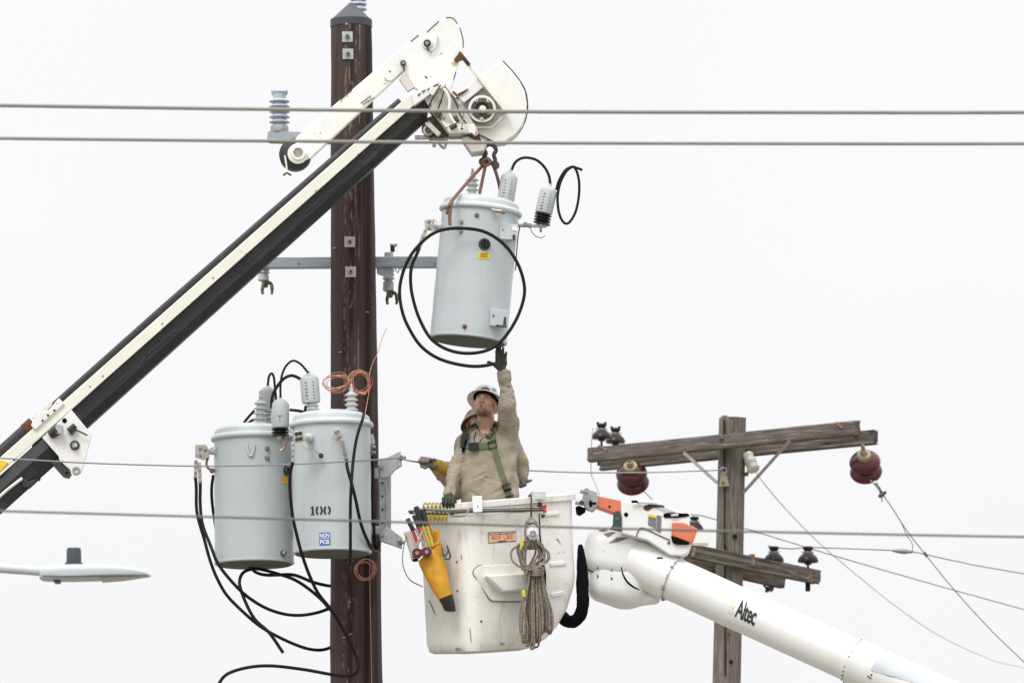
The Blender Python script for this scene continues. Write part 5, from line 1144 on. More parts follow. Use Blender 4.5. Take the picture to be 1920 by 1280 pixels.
# ------------------------------------------------------------------ old wooden pole behind
WY = 65.0; sw = mpp(WY)
wf, wt = at(1362, 1282, WY), at(1373.5, 784, WY); wu = (wt - wf) / (wt - wf).z; wfoot = wf - wu * wf.z
wp = thing('wooden_pole', 'weathered grey wooden pole with split top behind the lift boom', 'utility pole', wfoot)
random.seed(3); rings = []
for i in range(90):
    t = i / 89; t = 1 - (1 - t) ** 2.2; c = wfoot.lerp(wt, t); zr = (c.z - wf.z) / (wt - wf).z; r = 26.3 * sw + (25.2 - 26.3) * sw * zr
    ring = []
    for k in range(48):
        a = 2 * math.pi * k / 48; dd = abs((a - math.radians(262 + 4 * math.sin(i * .3)) + math.pi) % (2 * math.pi) - math.pi)
        g_ = -.02 * max(0, 1 - dd / .09) * (1 if zr > -.2 else .4); rr = r * (1 + .012 * math.sin(3 * a + 1) + .008 * math.sin(9 * a + i * .05) + .004 * math.sin(17 * a)) + g_
        top = .012 * math.sin(2 * a + .5) + .01 * math.sin(5 * a) if i == 89 else 0
        ring.append(c + Vector((math.cos(a) * rr, math.sin(a) * rr, top)))
    rings.append(ring)
MB().loft(rings).build('shaft', V['wood_z'], wp, 40)
c0 = at(1357, 786, WY - .13); MB().loft([[c0 + Vector((x, y, z)) for x, y in ((-.006, -.034), (.005, -.034), (.004, .12), (-.004, .12))] for z in (-2.8, 0)]).build('split', V['wood_dk'], wp)
for (x, y, r) in ((1378, 1005, 4.6), (1359, 1023, 2.4), (1371, 1240, 4), (1366, 1188, 1.8), (1352, 1000, 1.2)): disc(x, y, r, WY - .165, .03, 14).build('knot', V['wood_dk'], wp)

def timber(a, b, w, h, seed, name, jag=(.04, .04)):
    """weathered beam from a to b; its grain runs along its own length"""
    a, b = Vector(a), Vector(b); x = (b - a).normalized(); y = Vector((0, 1, 0)); y = (y - x * y.dot(x)).normalized(); z = x.cross(y)
    M = Matrix((x, y, z)).transposed().to_4x4(); M.translation = a; L = (b - a).length; rnd = random.Random(seed); rings = []; N = 60
    base = []
    for (sx, sy) in ((-1, -1), (1, -1), (1, 1), (-1, 1)):
        pass
    prof = []
    for k in range(28):
        th = 2 * math.pi * k / 28; c_, s_ = math.cos(th), math.sin(th); e = .22
        prof.append((math.copysign(abs(c_) ** e, c_) * w / 2, math.copysign(abs(s_) ** e, s_) * h / 2, rnd.uniform(0, 6), rnd.uniform(.3, 1)))
    end0 = [rnd.uniform(0, jag[0]) for _ in prof]; end1 = [rnd.uniform(0, jag[1]) for _ in prof]
    groove = [rnd.choice([0, 0, 0, .012]) for _ in prof]
    for i in range(N + 1):
        t = i / N; ring = []
        for k, (py_, pz_, ph, am) in enumerate(prof):
            f_ = 1 + .018 * am * math.sin(9 * t + ph) + .012 * am * math.sin(31 * t + 2 * ph) - groove[k] / max(w, h) * 4 * (math.sin(5 * t + ph) > -.3)
            xx = t * L + (end0[k] * max(0, 1 - t * 12)) - (end1[k] * max(0, 1 - (1 - t) * 12))
            ring.append(Vector((xx, py_ * f_, pz_ * f_)))
        rings.append(ring)
    return MB().loft(rings).build(name, V['wood_x'], wp, 30, matrix=M)
UF = lambda px: WY - .30 - (px - 1373) * sw * .55           # upper arms swing towards the street on the right
UB = lambda px: WY + .24 - (px - 1373) * sw * .55
timber(at(1105, 853.5, UF(1105)), at(1614, 801.5, UF(1614)), .12, 27 * sw, 1, 'front_crossarm', (.02, .07))
timber(at(1125, 869, UB(1125)), at(1643, 819, UB(1643)), .12, 27 * sw, 2, 'rear_crossarm', (.03, .07))
LF = lambda px: WY - .28 + (px - 1362) * sw * .75
LB = lambda px: WY + .26 + (px - 1362) * sw * .75
timber(at(1282, 1030, LF(1282)), at(1533, 1082, LF(1533)), .12, 27 * sw, 5, 'lower_front_crossarm', (.02, .02))
timber(at(1272, 1046, LB(1272)), at(1467, 1090, LB(1467)), .12, 26 * sw, 6, 'lower_rear_crossarm', (.02, .02))
def flatbar(a, b, w=.035): return MB().beam(a, b, .012, w).build('flat_brace', V['brace'], wp, bevel=.002)
flatbar(at(1282, 848, UF(1282) - .07), at(1345, 905, WY - .16)); flatbar(at(1481, 826, UF(1481) - .07), at(1393, 924, WY - .12))
def wbox(x, y, w, h, Y, m, name, t=.03): return plate([(x - w, y - h), (x + w, y - h), (x + w, y + h), (x - w, y + h)], Y, t).build(name, m, wp, bevel=.003)
wbox(1354.5, 819, 6, 5, UF(1354) - .085, V['rustiron'], 'arm_bolt_plate'); disc(1353, 819, 3.5, UF(1354) - .12, .04, 12).build('arm_bolt', V['rustiron'], wp)
MB().beam(at(1567, 792, UF(1567) - .07), at(1580, 802, UF(1580) - .07), .02, .03).build('old_strap', V['rustiron'], wp); wbox(1606, 819, 5, 4, UF(1606) + .02, V['rustiron'], 'arm_bolt_plate')
MB().beam(at(1122, 836, UF(1122) - .07), at(1138, 843, UF(1138) - .07), .02, .025).build('old_strap', V['rustiron'], wp)
wbox(1410, 1049, 5.5, 11, LF(1410) - .085, V['rustiron'], 'rusty_strap'); wbox(1518, 1078, 6, 13, LF(1518) - .085, V['rustiron'], 'rusty_strap'); wbox(1300, 1034, 4, 9, LF(1300) - .085, V['rustiron'], 'rusty_strap')
wbox(1515, 1099, 4.5, 8, LF(1515) - .02, V['wood_dk'], 'pin_tail', .06); wbox(1124, 858 + 10, 4, 3.5, UB(1124) - .05, V['wood_dk'], 'pin_tail', .06)
# clevis on the shaft and its spool
cv = plate([(1353, 884), (1361, 884), (1368, 911), (1348, 912)], WY - .19, .03).build('wire_clevis', V['cream_cap'], wp, bevel=.003); disc(1356, 905, 2.6, WY - .2, .02, 10).build('clevis_bolt', V['dark_steel'], cv)
MB().tube(spline(pc([(1350, 881), (1354, 877), (1360, 877), (1362, 883), (1358, 888), (1355, 884)], WY - .2), 4), .008, 8).build('clevis_hook', V['wire_lt'], cv)
MB().tube(pc([(1394, 840), (1404, 842)], WY), .03, 8).build('spool_bracket', V['dark_steel'], wp)
disc(1400, 888, 4, WY - .1, .05, 10).build('side_hook', V['dark_steel'], wp)
sp_ = thing('spool_insulator', 'ivory porcelain spool beside the split top of the wooden pole', 'insulator', at(1408, 866, WY - .05))
MB().lathe(at(1401, 850, WY - .05), at(1414, 882, WY - .12), [(.05, 0), (.065, .08), (.058, .3), (.066, .35), (.066, .6), (.058, .65), (.075, .9), (.06, 1)], 20).build('spool', V['ivory'], sp_, 40)

def pin_insulator(label, x, ytop, Y, half, pin_to, ears=False):
    s = mpp(Y); t = at(x, ytop, Y); b = at(x, ytop + half * 1.55, Y)
    o = thing('pin_insulator', label, 'insulator', b, 'dark brown pin insulators on the wooden pole')
    MB().lathe(b, t, [(half * .35 * s, -.02), (half * .9 * s, 0), (half * s, .06), (half * .99 * s, .16), (half * .86 * s, .34), (half * .62 * s, .5), (half * .5 * s, .58), (half * .40 * s, .64), (half * .36 * s, .74), (half * .5 * s, .84), (half * .5 * s, .97), (half * .4 * s, 1)], 28).build('bell', V['pin_ins'], o, 40)
    if ears:
      for sx in (-1, 1): MB().lathe(at(x + sx * half * .32, ytop + 2, Y), at(x + sx * half * .42, ytop - 3, Y), [(half * .16 * s, 0), (half * .14 * s, 1)], 10).build('top_ear', V['pin_ins'], o)
    MB().lathe(b + Vector((0, 0, .01)), at(x, ytop + half * 1.75, Y), [(half * .36 * s, 0), (half * .34 * s, 1)], 16).build('skirt', V['pin_ins'], o)
    MB().tube([b, at(x, pin_to, Y)], .014, 8).build('pin', V['rustiron'], o)
    MB().tube(spline(pc([(x - half * .6, ytop + half * .5, Y - .06), (x, ytop + half * .55, Y - .1), (x + half * .6, ytop + half * .5, Y - .06)]), 4), .006, 6).build('tie_wire', V['wire'], o)
    return o
pin_insulator('leftmost dark pin insulator on the upper crossarm', 1128, 794, UF(1128), 18.5, 842, True); pin_insulator('dark pin insulator just right of the leftmost one on the upper crossarm', 1154, 802, UB(1154), 18.5, 862, True)
pin_insulator('dark pin insulator near the tip of the lower crossarm, wire on top', 1515, 1024, LF(1515), 19.5, 1072); pin_insulator('dark pin insulator inboard on the rear lower crossarm', 1451, 1024, LB(1451), 19, 1080)
pin_insulator('dark pin insulator half hidden behind the orange jib stub', 1302, 968, LF(1302), 17, 1022)
# red suspension discs
def red_disc(label, x, y, Y):
    s = mpp(Y); o = thing('disc_insulator', label, 'insulator', at(x, y, Y), 'reddish brown disc insulators')
    d = Vector((-.12, -.80, .58)).normalized(); a = at(x - 2, y - 20, Y - .1)
    for i, (r, off) in enumerate(((29.5, .05), (30.5, .20))):
        c = a - d * off
        MB().lathe(c, c - d * .10, [(r * .40 * s, -.25), (r * .62 * s, .02), (r * .85 * s, .25), (r * .97 * s, .55), (r * s, .72), (r * .97 * s, .86), (r * .88 * s, .90), (r * .8 * s, .7), (r * .7 * s, .95), (r * .5 * s, .8), (r * .35 * s, 1.1), (r * .3 * s, 1.2)], 36).build('disc', V['red_ins'], o, 50)
    MB().lathe(a - d * .06, a + d * .07, [(13.5 * s, 0), (13.5 * s, .5), (12.5 * s, .58), (7 * s, .6), (6 * s, .9), (4 * s, 1)], 20).build('metal_cap', V['cream_cap'], o, 40)
    MB().tube([a + d * .06, at(x - 5, y - 38, Y - .12)], .022, 8).build('hanger', V['rustiron'], o)
    e = a - d * .32; MB().tube([a - d * .2, e, e + Vector((-.04, 0, -.03))], .03, 8).build('pin_clevis', V['dark_steel'], o)
    MB().tube([e, e + Vector((.06, -.02, -.04))], .022, 8).build('pin_clevis', V['brace'], o)
    return o
red_disc('reddish brown disc insulators hanging from the right tip of the upper crossarm', 1622, 872, UB(1622) - .1)
red_disc('reddish brown disc insulators under the left end of the upper crossarm', 1184, 894, UB(1184) - .1)
MB().tube(spline(pc([(1432, 1096), (1437, 1102), (1442, 1106), (1436, 1108), (1440, 1099)], LB(1440)), 4), .012, 8).build('wire_scrap', V['dark_steel'], wp)
plate([(1441, 1098), (1452, 1098), (1451, 1104), (1447, 1109), (1442, 1104)], LB(1445) - .05, .06).build('wire_clamp', V['dark_steel'], wp)

# ------------------------------------------------------------------ wires
def wire(label, pts, r, m, k=8, name='overhead_wire', group='overhead wires'):
    return tag(MB().tube(spline(pc(pts), k), r, 8).build(name, m), label, 'wire', group)
FYW = 30.0
wire('upper of the two thick grey lines crossing in front of the boom tip', [(-2600, 150, FYW), (-600, 190, FYW), (0, 198, FYW), (500, 205, FYW), (960, 209.5, FYW), (1500, 211, FYW), (1920, 211, FYW), (2600, 207, FYW), (4600, 170, FYW)], .0098, V['wire'])
wire('lower of the two thick grey lines crossing in front of the boom tip', [(-2600, 215, FYW), (-600, 252, FYW), (0, 259.5, FYW), (500, 264.5, FYW), (960, 268, FYW), (1500, 269.5, FYW), (1920, 269.5, FYW), (2600, 266, FYW), (4600, 230, FYW)], .0088, V['wire'])
wire('blurred grey line crossing in front of the bucket and the 100 tank', [(-2600, 850, 26), (-600, 938, 26), (0, 957.5, 26), (740, 978, 26), (1100, 989, 26), (1500, 998, 26), (1920, 1006, 26), (2600, 1016, 26), (4600, 1020, 26)], .0052, V['wire_mid'])
wire('thin bright wire from the left edge to the bracket on the brown pole', [(-2600, 700, 40), (-500, 830, 42.6), (0, 858.5, 43.2), (150, 867, 43.4), (300, 872, 43.6), (400, 873.5, 43.72), (520, 871, 43.84), (620, 866.5, 43.93), (690, 862.5, 44.05), (751, 858, 44.54)], .0055, V['wire_lt'])
wire('thin wire from the pole bracket through the gloved hand to the wooden pole', [(752, 860, 44.54), (786, 866, 44.62), (850, 871, 45.6), (940, 878, 48), (1000, 882, 50), (1100, 885.5, 53.5), (1230, 885, 59), (1350, 881, 64.8)], .0065, V['wire_lt'])
wire('dark wire running from behind the orange jib down to the right edge', [(1296, 964, LF(1300) - .1), (1340, 973, 66), (1560, 1040, 68), (1740, 1092, 70), (1920, 1142, 72), (2600, 1330, 80)], .0058, V['wire_dk'])
wire('dark wire from the lower pin insulators dropping to the right edge', [(1440, 1023, LB(1451)), (1478, 1028, LB(1478)), (1515, 1026, LF(1515)), (1560, 1027, 66), (1690, 1032, 67), (1715, 1034.5, 67), (1800, 1053, 68), (1920, 1075, 70), (2600, 1190, 78)], .0058, V['wire_dk'])
sl_o = MB().lathe(at(1672, 1031.5, 66.9), at(1712, 1034, 66.9), [(.008, 0), (.022, .2), (.024, .3), (.03, .45), (.03, .7), (.02, .75), (.02, .95), (.008, 1)], 12).build('splice_sleeve', V['wire_lt']); tag(sl_o, 'small pale splice sleeve on the wire right of the lower crossarm', 'splice')
wire('steep wire from the right disc insulators to the lower right edge', [(1632, 900, 63.6), (1640, 908, 63.6), (1654, 925, 63.8), (1675, 955, 64), (1700, 994, 64.5), (1736, 1040, 65), (1790, 1106, 66), (1850, 1172, 67), (1925, 1245, 68), (2300, 1600, 74)], .0058, V['wire_lt'])
wire('short jumper from the steep wire down to the splice sleeve', [(1654, 926, 63.9), (1672, 950, 64.3), (1690, 980, 65), (1700, 1003, 65.8), (1710, 1018, 66.5), (1711, 1032, 66.9)], .0045, V['wire_dk'])
wire('faint pale slack wire sagging from the ivory spool to the right edge', [(1412, 876, 65), (1432, 905, 65), (1470, 950, 66), (1530, 1012, 68), (1600, 1072, 71), (1680, 1136, 75), (1760, 1190, 79), (1850, 1232, 84), (1925, 1252, 88), (2300, 1330, 105)], .0062, mat('faint_wire', (.62, .62, .61), .6))
wire('thin jumper hanging from the leftmost pin insulator to the jib clevis', [(1112, 802, UF(1112)), (1109, 830, UF(1110) - .1), (1108, 870, UF(1110)), (1109, 890, 65.8), (1116, 906, 65.6), (1124, 928, 65.4)], .0045, V['wire_lt'])
wire('small wire from the left disc insulators towards the jib', [(1200, 916, 66), (1212, 925, 66), (1228, 942, 66), (1240, 960, 66)], .0055, V['wire'])
ck = thing('wire_clamp', 'greenish clamp on the steep wire below the right disc insulators', 'clamp', at(1655, 925, 63.7))
MB().beam(at(1640, 903, 63.6), at(1650, 918, 63.7), .03, .03).build('clamp_body', V['galv'], ck, bevel=.003)
for i, q in enumerate(((1652, 922), (1656, 927), (1650, 929), (1659, 923))): disc(*q, 3.4, 63.66 + .01 * i, .04, 8).build('clamp_bolt', V['green_dark'], ck)
MB().tube(pc([(1653, 930), (1654, 940)], 63.7), .007, 6).build('clamp_tail', V['green_dark'], ck)
lk = MB().beam(at(1733, 1035, 64.95), at(1738, 1043, 64.95), .02, .03).build('wire_connector', V['wire_dk']); tag(lk, 'small dark connector on the steep wire at the right', 'connector')

# ------------------------------------------------------------------ street lamp, out of focus on the left
SY = 34.0; ss = mpp(SY)
lp = thing('street_lamp', 'blurred pale grey street lamp head with dark photocell at lower left', 'street lamp', Vector((at(-560, 1100, SY).x, SY, 0)))
rings = []
for (x, yt, yb, d) in ((76, 1064, 1086, .075), (80, 1061.5, 1088, .085), (100, 1060, 1089, .10), (135, 1058.5, 1088.5, .13), (180, 1058.5, 1087, .14), (220, 1061, 1084.5, .13), (255, 1066, 1082.5, .10), (274, 1071.5, 1081.5, .06), (282, 1076, 1080.5, .02)):
    c = at(x, (yt + yb) / 2, SY); h = (yb - yt) / 2 * ss; ring = []
    for k in range(24):
        a = 2 * math.pi * k / 24; e = .7; ring.append(c + Vector((0, d * math.copysign(abs(math.cos(a)) ** e, math.cos(a)), h * (math.copysign(abs(math.sin(a)) ** e, math.sin(a)) if math.sin(a) > 0 else -abs(math.sin(a)) ** .35))))
    rings.append(ring)
MB().loft(rings).build('lamp_head', V['lampgrey'], lp, 40)
MB().loft([[at(x, 1084, SY) + Vector((0, d * q, 0)) + Vector((0, 0, -z_)) for q in (-1, 1)] + [at(x, 1084, SY) + Vector((0, d * q, .02)) for q in (1, -1)] for x, d, z_ in ((190, .11, .012), (230, .10, .004), (272, .05, -.01))]).build('lamp_lens', V['lens'], lp)
MB().lathe(at(138.5, 1060, SY), at(138.5, 1027, SY), [(.052, 0), (.052, .15), (.043, .17), (.042, .85), (.038, 1)], 24).build('photocell', V['lampdark'], lp)
MB().tube(pc([(96, 1072, SY), (0, 1065, SY), (-200, 1062, SY), (-400, 1075, SY), (-560, 1110, SY)]), .026, 14).build('lamp_arm', V['lampgrey'], lp)
MB().tube(spline(pc([(80, 1079), (120, 1080), (180, 1079.5), (240, 1078.5), (276, 1078)], SY - .142), 4), .003, 6).build('housing_seam', V['lampdark'], lp)
plate([(100, 1084), (112, 1084), (112, 1091), (101, 1091)], SY - .06, .1).build('latch', V['lampdark'], lp, bevel=.003)
ft = Vector((at(-560, 1100, SY).x, SY, 0)); MB().tube([ft, at(-560, 1060, SY)], [.1, .07], 16).build('lamp_post', V['lampgrey'], lp)

# ------------------------------------------------------------------ people
def rotm(yaw, pitch, roll=0):
    return Matrix.Rotation(yaw, 3, 'Z') @ Matrix.Rotation(pitch, 3, 'X') @ Matrix.Rotation(roll, 3, 'Y')
def head_frame(X, Y, Z, c, M):
    x, y, z = X - c.x, Y - c.y, Z - c.z; Mi = M.transposed()
    return [(Mi[i][0] * x + Mi[i][1] * y + Mi[i][2] * z) for i in range(3)]
def s_head(hx, hy, hz):
    ahx = np.abs(hx)
    d = s_ell(hx, hy, hz, (0, .018, .045), (.077, .096, .078))
    d = smin(d, s_ell(hx, hy, hz, (0, -.028, -.03), (.063, .066, .082)), .03)
    d = smin(d, s_ell(hx, hy, hz, (0, -.066, -.094), (.03, .026, .022)), .025)
    d = smin(d, s_ell(ahx, hy, hz, (.044, -.005, -.065), (.022, .04, .028)), .025)
    d = smin(d, s_ell(ahx, hy, hz, (.040, -.062, -.022), (.024, .024, .022)), .02)
    d = smin(d, s_cap(ahx, hy, hz, (.008, -.091, .026), (.046, -.074, .024), .009, .008), .014)
    d = smax(d, -s_ell(ahx, hy, hz, (.031, -.100, .006), (.019, .016, .011)), .012)
    d = smin(d, s_ell(ahx, hy, hz, (.031, -.076, .005), (.014, .0125, .0125)), .003)
    d = smin(d, s_cap(hx, hy, hz, (0, -.090, .016), (0, -.113, -.022), .008, .0115), .012)
    d = smin(d, s_ell(ahx, hy, hz, (.012, -.100, -.026), (.009, .010, .008)), .006)
    d = smin(d, s_cap(ahx, hy, hz, (0, -.096, -.050), (.022, -.086, -.054), .0065, .004), .007)
    d = smin(d, s_cap(ahx, hy, hz, (0, -.094, -.071), (.019, -.085, -.066), .0075, .004), .007)
    d = smax(d, -s_ell(hx, hy, hz, (0, -.100, -.0605), (.017, .020, .0065)), .003)
    d = smin(d, s_ell(ahx, hy, hz, (.079, .012, -.002), (.010, .019, .032)), .008)
    return d
def mix(a, b, t): return a * (1 - t[:, None]) + np.array(b)[None] * t[:, None]
def sstep(x, a, b): t = np.clip((x - a) / (b - a), 0, 1); return t * t * (3 - 2 * t)
def face_tones(v, c, M):
    h = (v - np.array(c)) @ np.array(M); hx, hy, hz = h.T; a = np.abs(hx)
    col = np.tile(np.array([.60, .35, .26]), (len(v), 1)); front = sstep(-hy, .0, .03)
    col = mix(col, (.52, .235, .175), np.exp(-((a - .04) / .02) ** 2 - ((hz + .02) / .022) ** 2) * front * .7)
    col = mix(col, (.50, .22, .16), np.exp(-(a / .014) ** 2 - ((hz + .02) / .015) ** 2) * front * .7)
    inhead = (np.abs(hx) < .1) & (hz > -.16) & (hz < .16) & (np.abs(hy) < .16)
    n = .5 + .5 * np.sin(hx * 900) * np.sin(hz * 800 + hx * 300)
    beard = sstep(-hz, .060, .084) * sstep(-hy, -.005, .03) * (hz > -.125) * (1 - .55 * sstep(a, .03, .05))
    beard = np.maximum(beard, .28 * sstep(a, .045, .06) * sstep(-hz, .02, .06) * sstep(-hy, -.025, .0) * (hz > -.125))
    beard = np.maximum(beard, np.exp(-((hz + .0405) / .0055) ** 2) * (a < .034) * front * .8)
    beard = np.maximum(beard, np.exp(-((a - .031) / .007) ** 2) * sstep(-hz, .038, .05) * front * .6 * (hz > -.1))
    col = mix(col, (.075, .040, .024), np.clip(beard * (.65 + .3 * n), 0, .9) * inhead)
    lips = np.exp(-((hz + .071) / .006) ** 2 - (a / .018) ** 4) * front + .6 * np.exp(-((hz + .051) / .0045) ** 2 - (a / .018) ** 4) * front
    col = mix(col, (.46, .16, .15), np.clip(lips, 0, .9) * inhead)
    col = mix(col, (.05, .015, .015), np.exp(-((hz + .0605) / .005) ** 2 - (a / .014) ** 4) * front * inhead)
    col = mix(col, (.06, .035, .025), np.exp(-((hz - .0245 + (a - .03) * .1) / .005) ** 2 - ((a - .031) / .019) ** 4) * front * .85 * inhead)
    e = np.sqrt(((a - .031) / .0135) ** 2 + ((hz - .004) / .0058) ** 2); eye = (1 - sstep(e, .8, 1.1)) * (hy < -.07)
    col = mix(col, (.55, .52, .50), eye * inhead); ir = (1 - sstep(np.sqrt((a - .031) ** 2 + (hz - .006) ** 2), .0045, .0062)) * (hy < -.07); col = mix(col, (.03, .022, .018), ir * inhead)
    lid = np.exp(-((hz - .011) / .003) ** 2 - ((a - .031) / .016) ** 4) * (hy < -.06); col = mix(col, (.12, .06, .045), lid * .8 * inhead)
    return col, h
def set_tone(o, col):
    ca = o.data.color_attributes.new('tone', 'FLOAT_COLOR', 'POINT'); ca.data.foreach_set('color', np.concatenate([col, np.ones((len(col), 1))], 1).astype(np.float32).ravel())

def s_torso(X, Y, Z, prof):
    """prof rows: (z, centre x, centre y, half width, half depth), from low to high"""
    pr = np.array(prof); zf = np.clip(Z, pr[0, 0], pr[-1, 0]); cx, cy, a, b = [np.interp(zf, pr[:, 0], pr[:, i]).astype(np.float32) for i in (1, 2, 3, 4)]
    k = (np.abs((X - cx) / a) ** 2.4 + np.abs((Y - cy) / b) ** 2.4) ** (1 / 2.4); d = (k - 1) * np.minimum(a, b)
    return np.maximum(d, np.maximum(Z - pr[-1, 0], pr[0, 0] - Z))

# ---- front man -------------------------------------------------------------------------------------------------
MY = 44.55; sm_ = mpp(MY)
man = thing('person', 'man in tan shirt, green harness and white hard hat reaching up', 'person', at(918, 1210, MY))
hc = at(909, 757, MY - .06); HM = rotm(math.radians(-12), math.radians(-17), math.radians(4)) * 1.0
J = dict(shl=at(876, 824, MY), ell=at(853.5, 884, MY - .06), wrl=at(842, 927, MY - .16), shr=at(951, 812, MY), elr=at(952, 757, MY - .26), wrr=at(945, 701, MY - .28))
def prof_px(rows, Y0, k=1.0): return sorted([(at(918, y, Y0).z, (at((xl + xr) / 2, y, Y0)).x, Y0 + dy, (xr - xl) / 2 * mpp(Y0) * k, b * k) for (y, xl, xr, dy, b) in rows])
shirt_rows = [(806, 893, 942, .02, .05), (812, 880, 950, .02, .085), (822, 868, 962, .015, .11), (840, 865, 969, .0, .128), (870, 865, 971.5, -.01, .135), (900, 864.5, 972, -.012, .140), (935, 864, 972, -.01, .145), (975, 863, 972, .0, .145), (1000, 866, 970, .0, .14)]
tp = prof_px(shirt_rows, MY); tp_in = prof_px(shirt_rows, MY, .86)
nk0, nk1 = at(914, 812, MY + .02), at(911, 776, MY - .02)
def man_body(X, Y, Z):
    d = s_torso(X, Y, Z, tp_in)
    d = smin(d, s_cap(X, Y, Z, nk0, nk1, .066, .060), .03)
    for a, b, c, r in (('shl', 'ell', 'wrl', (.052, .042, .03)), ('shr', 'elr', 'wrr', (.05, .034, .024))):
        d = smin(d, s_cap(X, Y, Z, J[a], J[b], r[0], r[1]), .04); d = smin(d, s_cap(X, Y, Z, J[b], J[c], r[1], r[2]), .02)
    h = head_frame(X, Y, Z, hc, HM); return smin(d, s_head(*h), .02)
RES = .0042
blo = at(826, 960, MY) - Vector((0, .42, 0)); bhi = at(985, 690, MY) + Vector((0, .2, 0))
v, f = surface_nets(man_body, blo, bhi, RES); v = relax(v, f, 1, .4)
body = np_build(v, f, 'body', V['skin'], man); col, hh = face_tones(v, hc, HM); set_tone(body, col)
def waves(X, Y, Z, seed, n, lo, hi, st=(1, 1, 1)):
    rnd = random.Random(seed); acc = 0
    for _ in range(n):
        k = 2 * math.pi / rnd.uniform(lo, hi); a, b = rnd.uniform(0, 6.283), rnd.uniform(-1, 1); q = math.sqrt(1 - b * b)
        acc = acc + np.sin(k * (q * math.cos(a) * st[0] * X + q * math.sin(a) * st[1] * Y + b * st[2] * Z) + rnd.uniform(0, 6.283))
    return acc / math.sqrt(n / 2)
def folds(X, Y, Z, seed=4):
    """creased cotton: irregular ridges, none of them evenly spaced"""
    big = waves(X, Y, Z, seed, 7, .10, .30); mid = waves(X, Y, Z, seed + 1, 9, .05, .13, (1.4, 1, .7))
    return .0045 * big + .0032 * (1.2 - 2 * np.exp(-2.5 * np.abs(mid))) * (.5 + .5 * np.tanh(big))
def arm_folds(X, Y, Z, a, b, n, amp):
    a, b = Vector(a), Vector(b); d = b - a; t = ((X - a.x) * d.x + (Y - a.y) * d.y + (Z - a.z) * d.z) / d.length_squared
    w = waves(X, Y, Z, int(n), 6, .06, .16)
    return amp * np.sin(n * t + 3.0 * w) * (.5 + .5 * np.tanh(waves(X, Y, Z, int(n) + 3, 5, .08, .2)))
def tug(X, Y, Z, a, b, r, dep):
    """one pulled fold: a groove from a to b"""
    q = s_cap(X, Y, Z, a, b, 0, 0); return dep * np.exp(-(q / r) ** 2)
def man_shirt(X, Y, Z):
    d = s_torso(X, Y, Z, tp)
    d = smin(d, s_cap(X, Y, Z, at(885, 813, MY + .01), at(940, 811, MY + .01), .062, .062), .05)
    left = smin(s_cap(X, Y, Z, J['shl'], J['ell'], .062, .050), s_cap(X, Y, Z, J['ell'], J['wrl'], .053, .041), .02)
    left = left + arm_folds(X, Y, Z, J['shl'], J['wrl'], 26, .0045)
    right = smin(s_cap(X, Y, Z, at(950, 818, MY), J['elr'], .080, .063), s_cap(X, Y, Z, J['elr'], J['wrr'], .061, .046), .02)
    right = smin(right, s_cap(X, Y, Z, at(960, 845, MY - .01), at(962, 790, MY - .08), .055, .05), .05)
    right = right + arm_folds(X, Y, Z, J['elr'], J['wrr'], 17, .0035)
    d = smin(d, left, .018); d = smin(d, right, .045) + folds(X, Y, Z)
    for k in range(3):                                       # bunched cuffs
        t = .80 + .11 * k; c = J['elr'].lerp(J['wrr'], t); d = smin(d, s_cap(X, Y, Z, c + Vector((-.035, -.02, 0)), c + Vector((.035, -.02, .006)), .022, .022) + .004, .01)
        c = J['ell'].lerp(J['wrl'], t); d = smin(d, s_cap(X, Y, Z, c + Vector((-.03, -.01, .008)), c + Vector((.03, -.01, 0)), .02, .02) + .003, .01)
    for (xa, ya, xb, yb) in ((938, 720, 956, 728), (937, 733, 958, 745), (940, 752, 962, 748), (938, 768, 955, 782), (866, 846, 850, 852), (862, 866, 846, 876), (862, 893, 842, 886), (858, 910, 838, 905), (905, 850, 930, 862), (880, 850, 892, 880), (910, 895, 950, 905), (936, 800, 940, 850), (945, 806, 951, 868), (953, 822, 960, 880), (930, 812, 932, 860), (963, 800, 948, 838), (868, 880, 905, 868), (868, 905, 915, 885), (966, 905, 925, 925), (880, 920, 905, 935), (962, 880, 955, 930)):
        d = d + tug(X, Y, Z, at(xa, ya, MY - (.30 if ya < 790 and xa > 900 else .10 if xa < 867 and xb < 867 else .14)), at(xb, yb, MY - (.30 if ya < 790 and xa > 900 else .12 if xa < 867 and xb < 867 else .155)), .010, .016 if xa > 928 and 798 <= ya < 830 else .009)
    neck = s_cap(X, Y, Z, nk0 + Vector((-.006, -.035, -.012)), nk1 + Vector((0, -.02, .1)), .067, .085)
    d = smax(d, -neck, .006)
    return d
v, f = surface_nets(man_shirt, blo - Vector((0, .02, .17)), bhi + Vector((.02, .05, 0)), .0052); v = relax(v, f, 1, .4)
shirt = np_build(v, f, 'shirt', V['tan'], man); sbv = BVHTree.FromPolygons(v.tolist(), f.tolist())
# henley placket and collar
MB().tube(spline([hit(sbv, x, y, .003)[0] or at(x, y, MY - .12) for x, y in ((892, 806), (897, 812), (903, 818), (908, 820), (916, 814), (924, 808))], 5), .006, 8).build('collar_edge', V['tan2'], man)
ribbon(sbv, [(905, 819), (905, 828), (905, 836)], 6, .001, .003).build('placket', V['tan2'], man)
for q in ((904, 822), (908, 823)): tap(man, sbv, *q, .004, .004, V['cream'], 'button')
MB().tube(spline([hit(sbv, x, y, .004)[0] or at(x, y, MY - .12) for x, y in ((895, 800), (892, 812), (889, 824), (893, 836), (898, 832), (903, 824), (910, 818))], 5), .0028, 6).build('neck_cord', V['hood'], man)
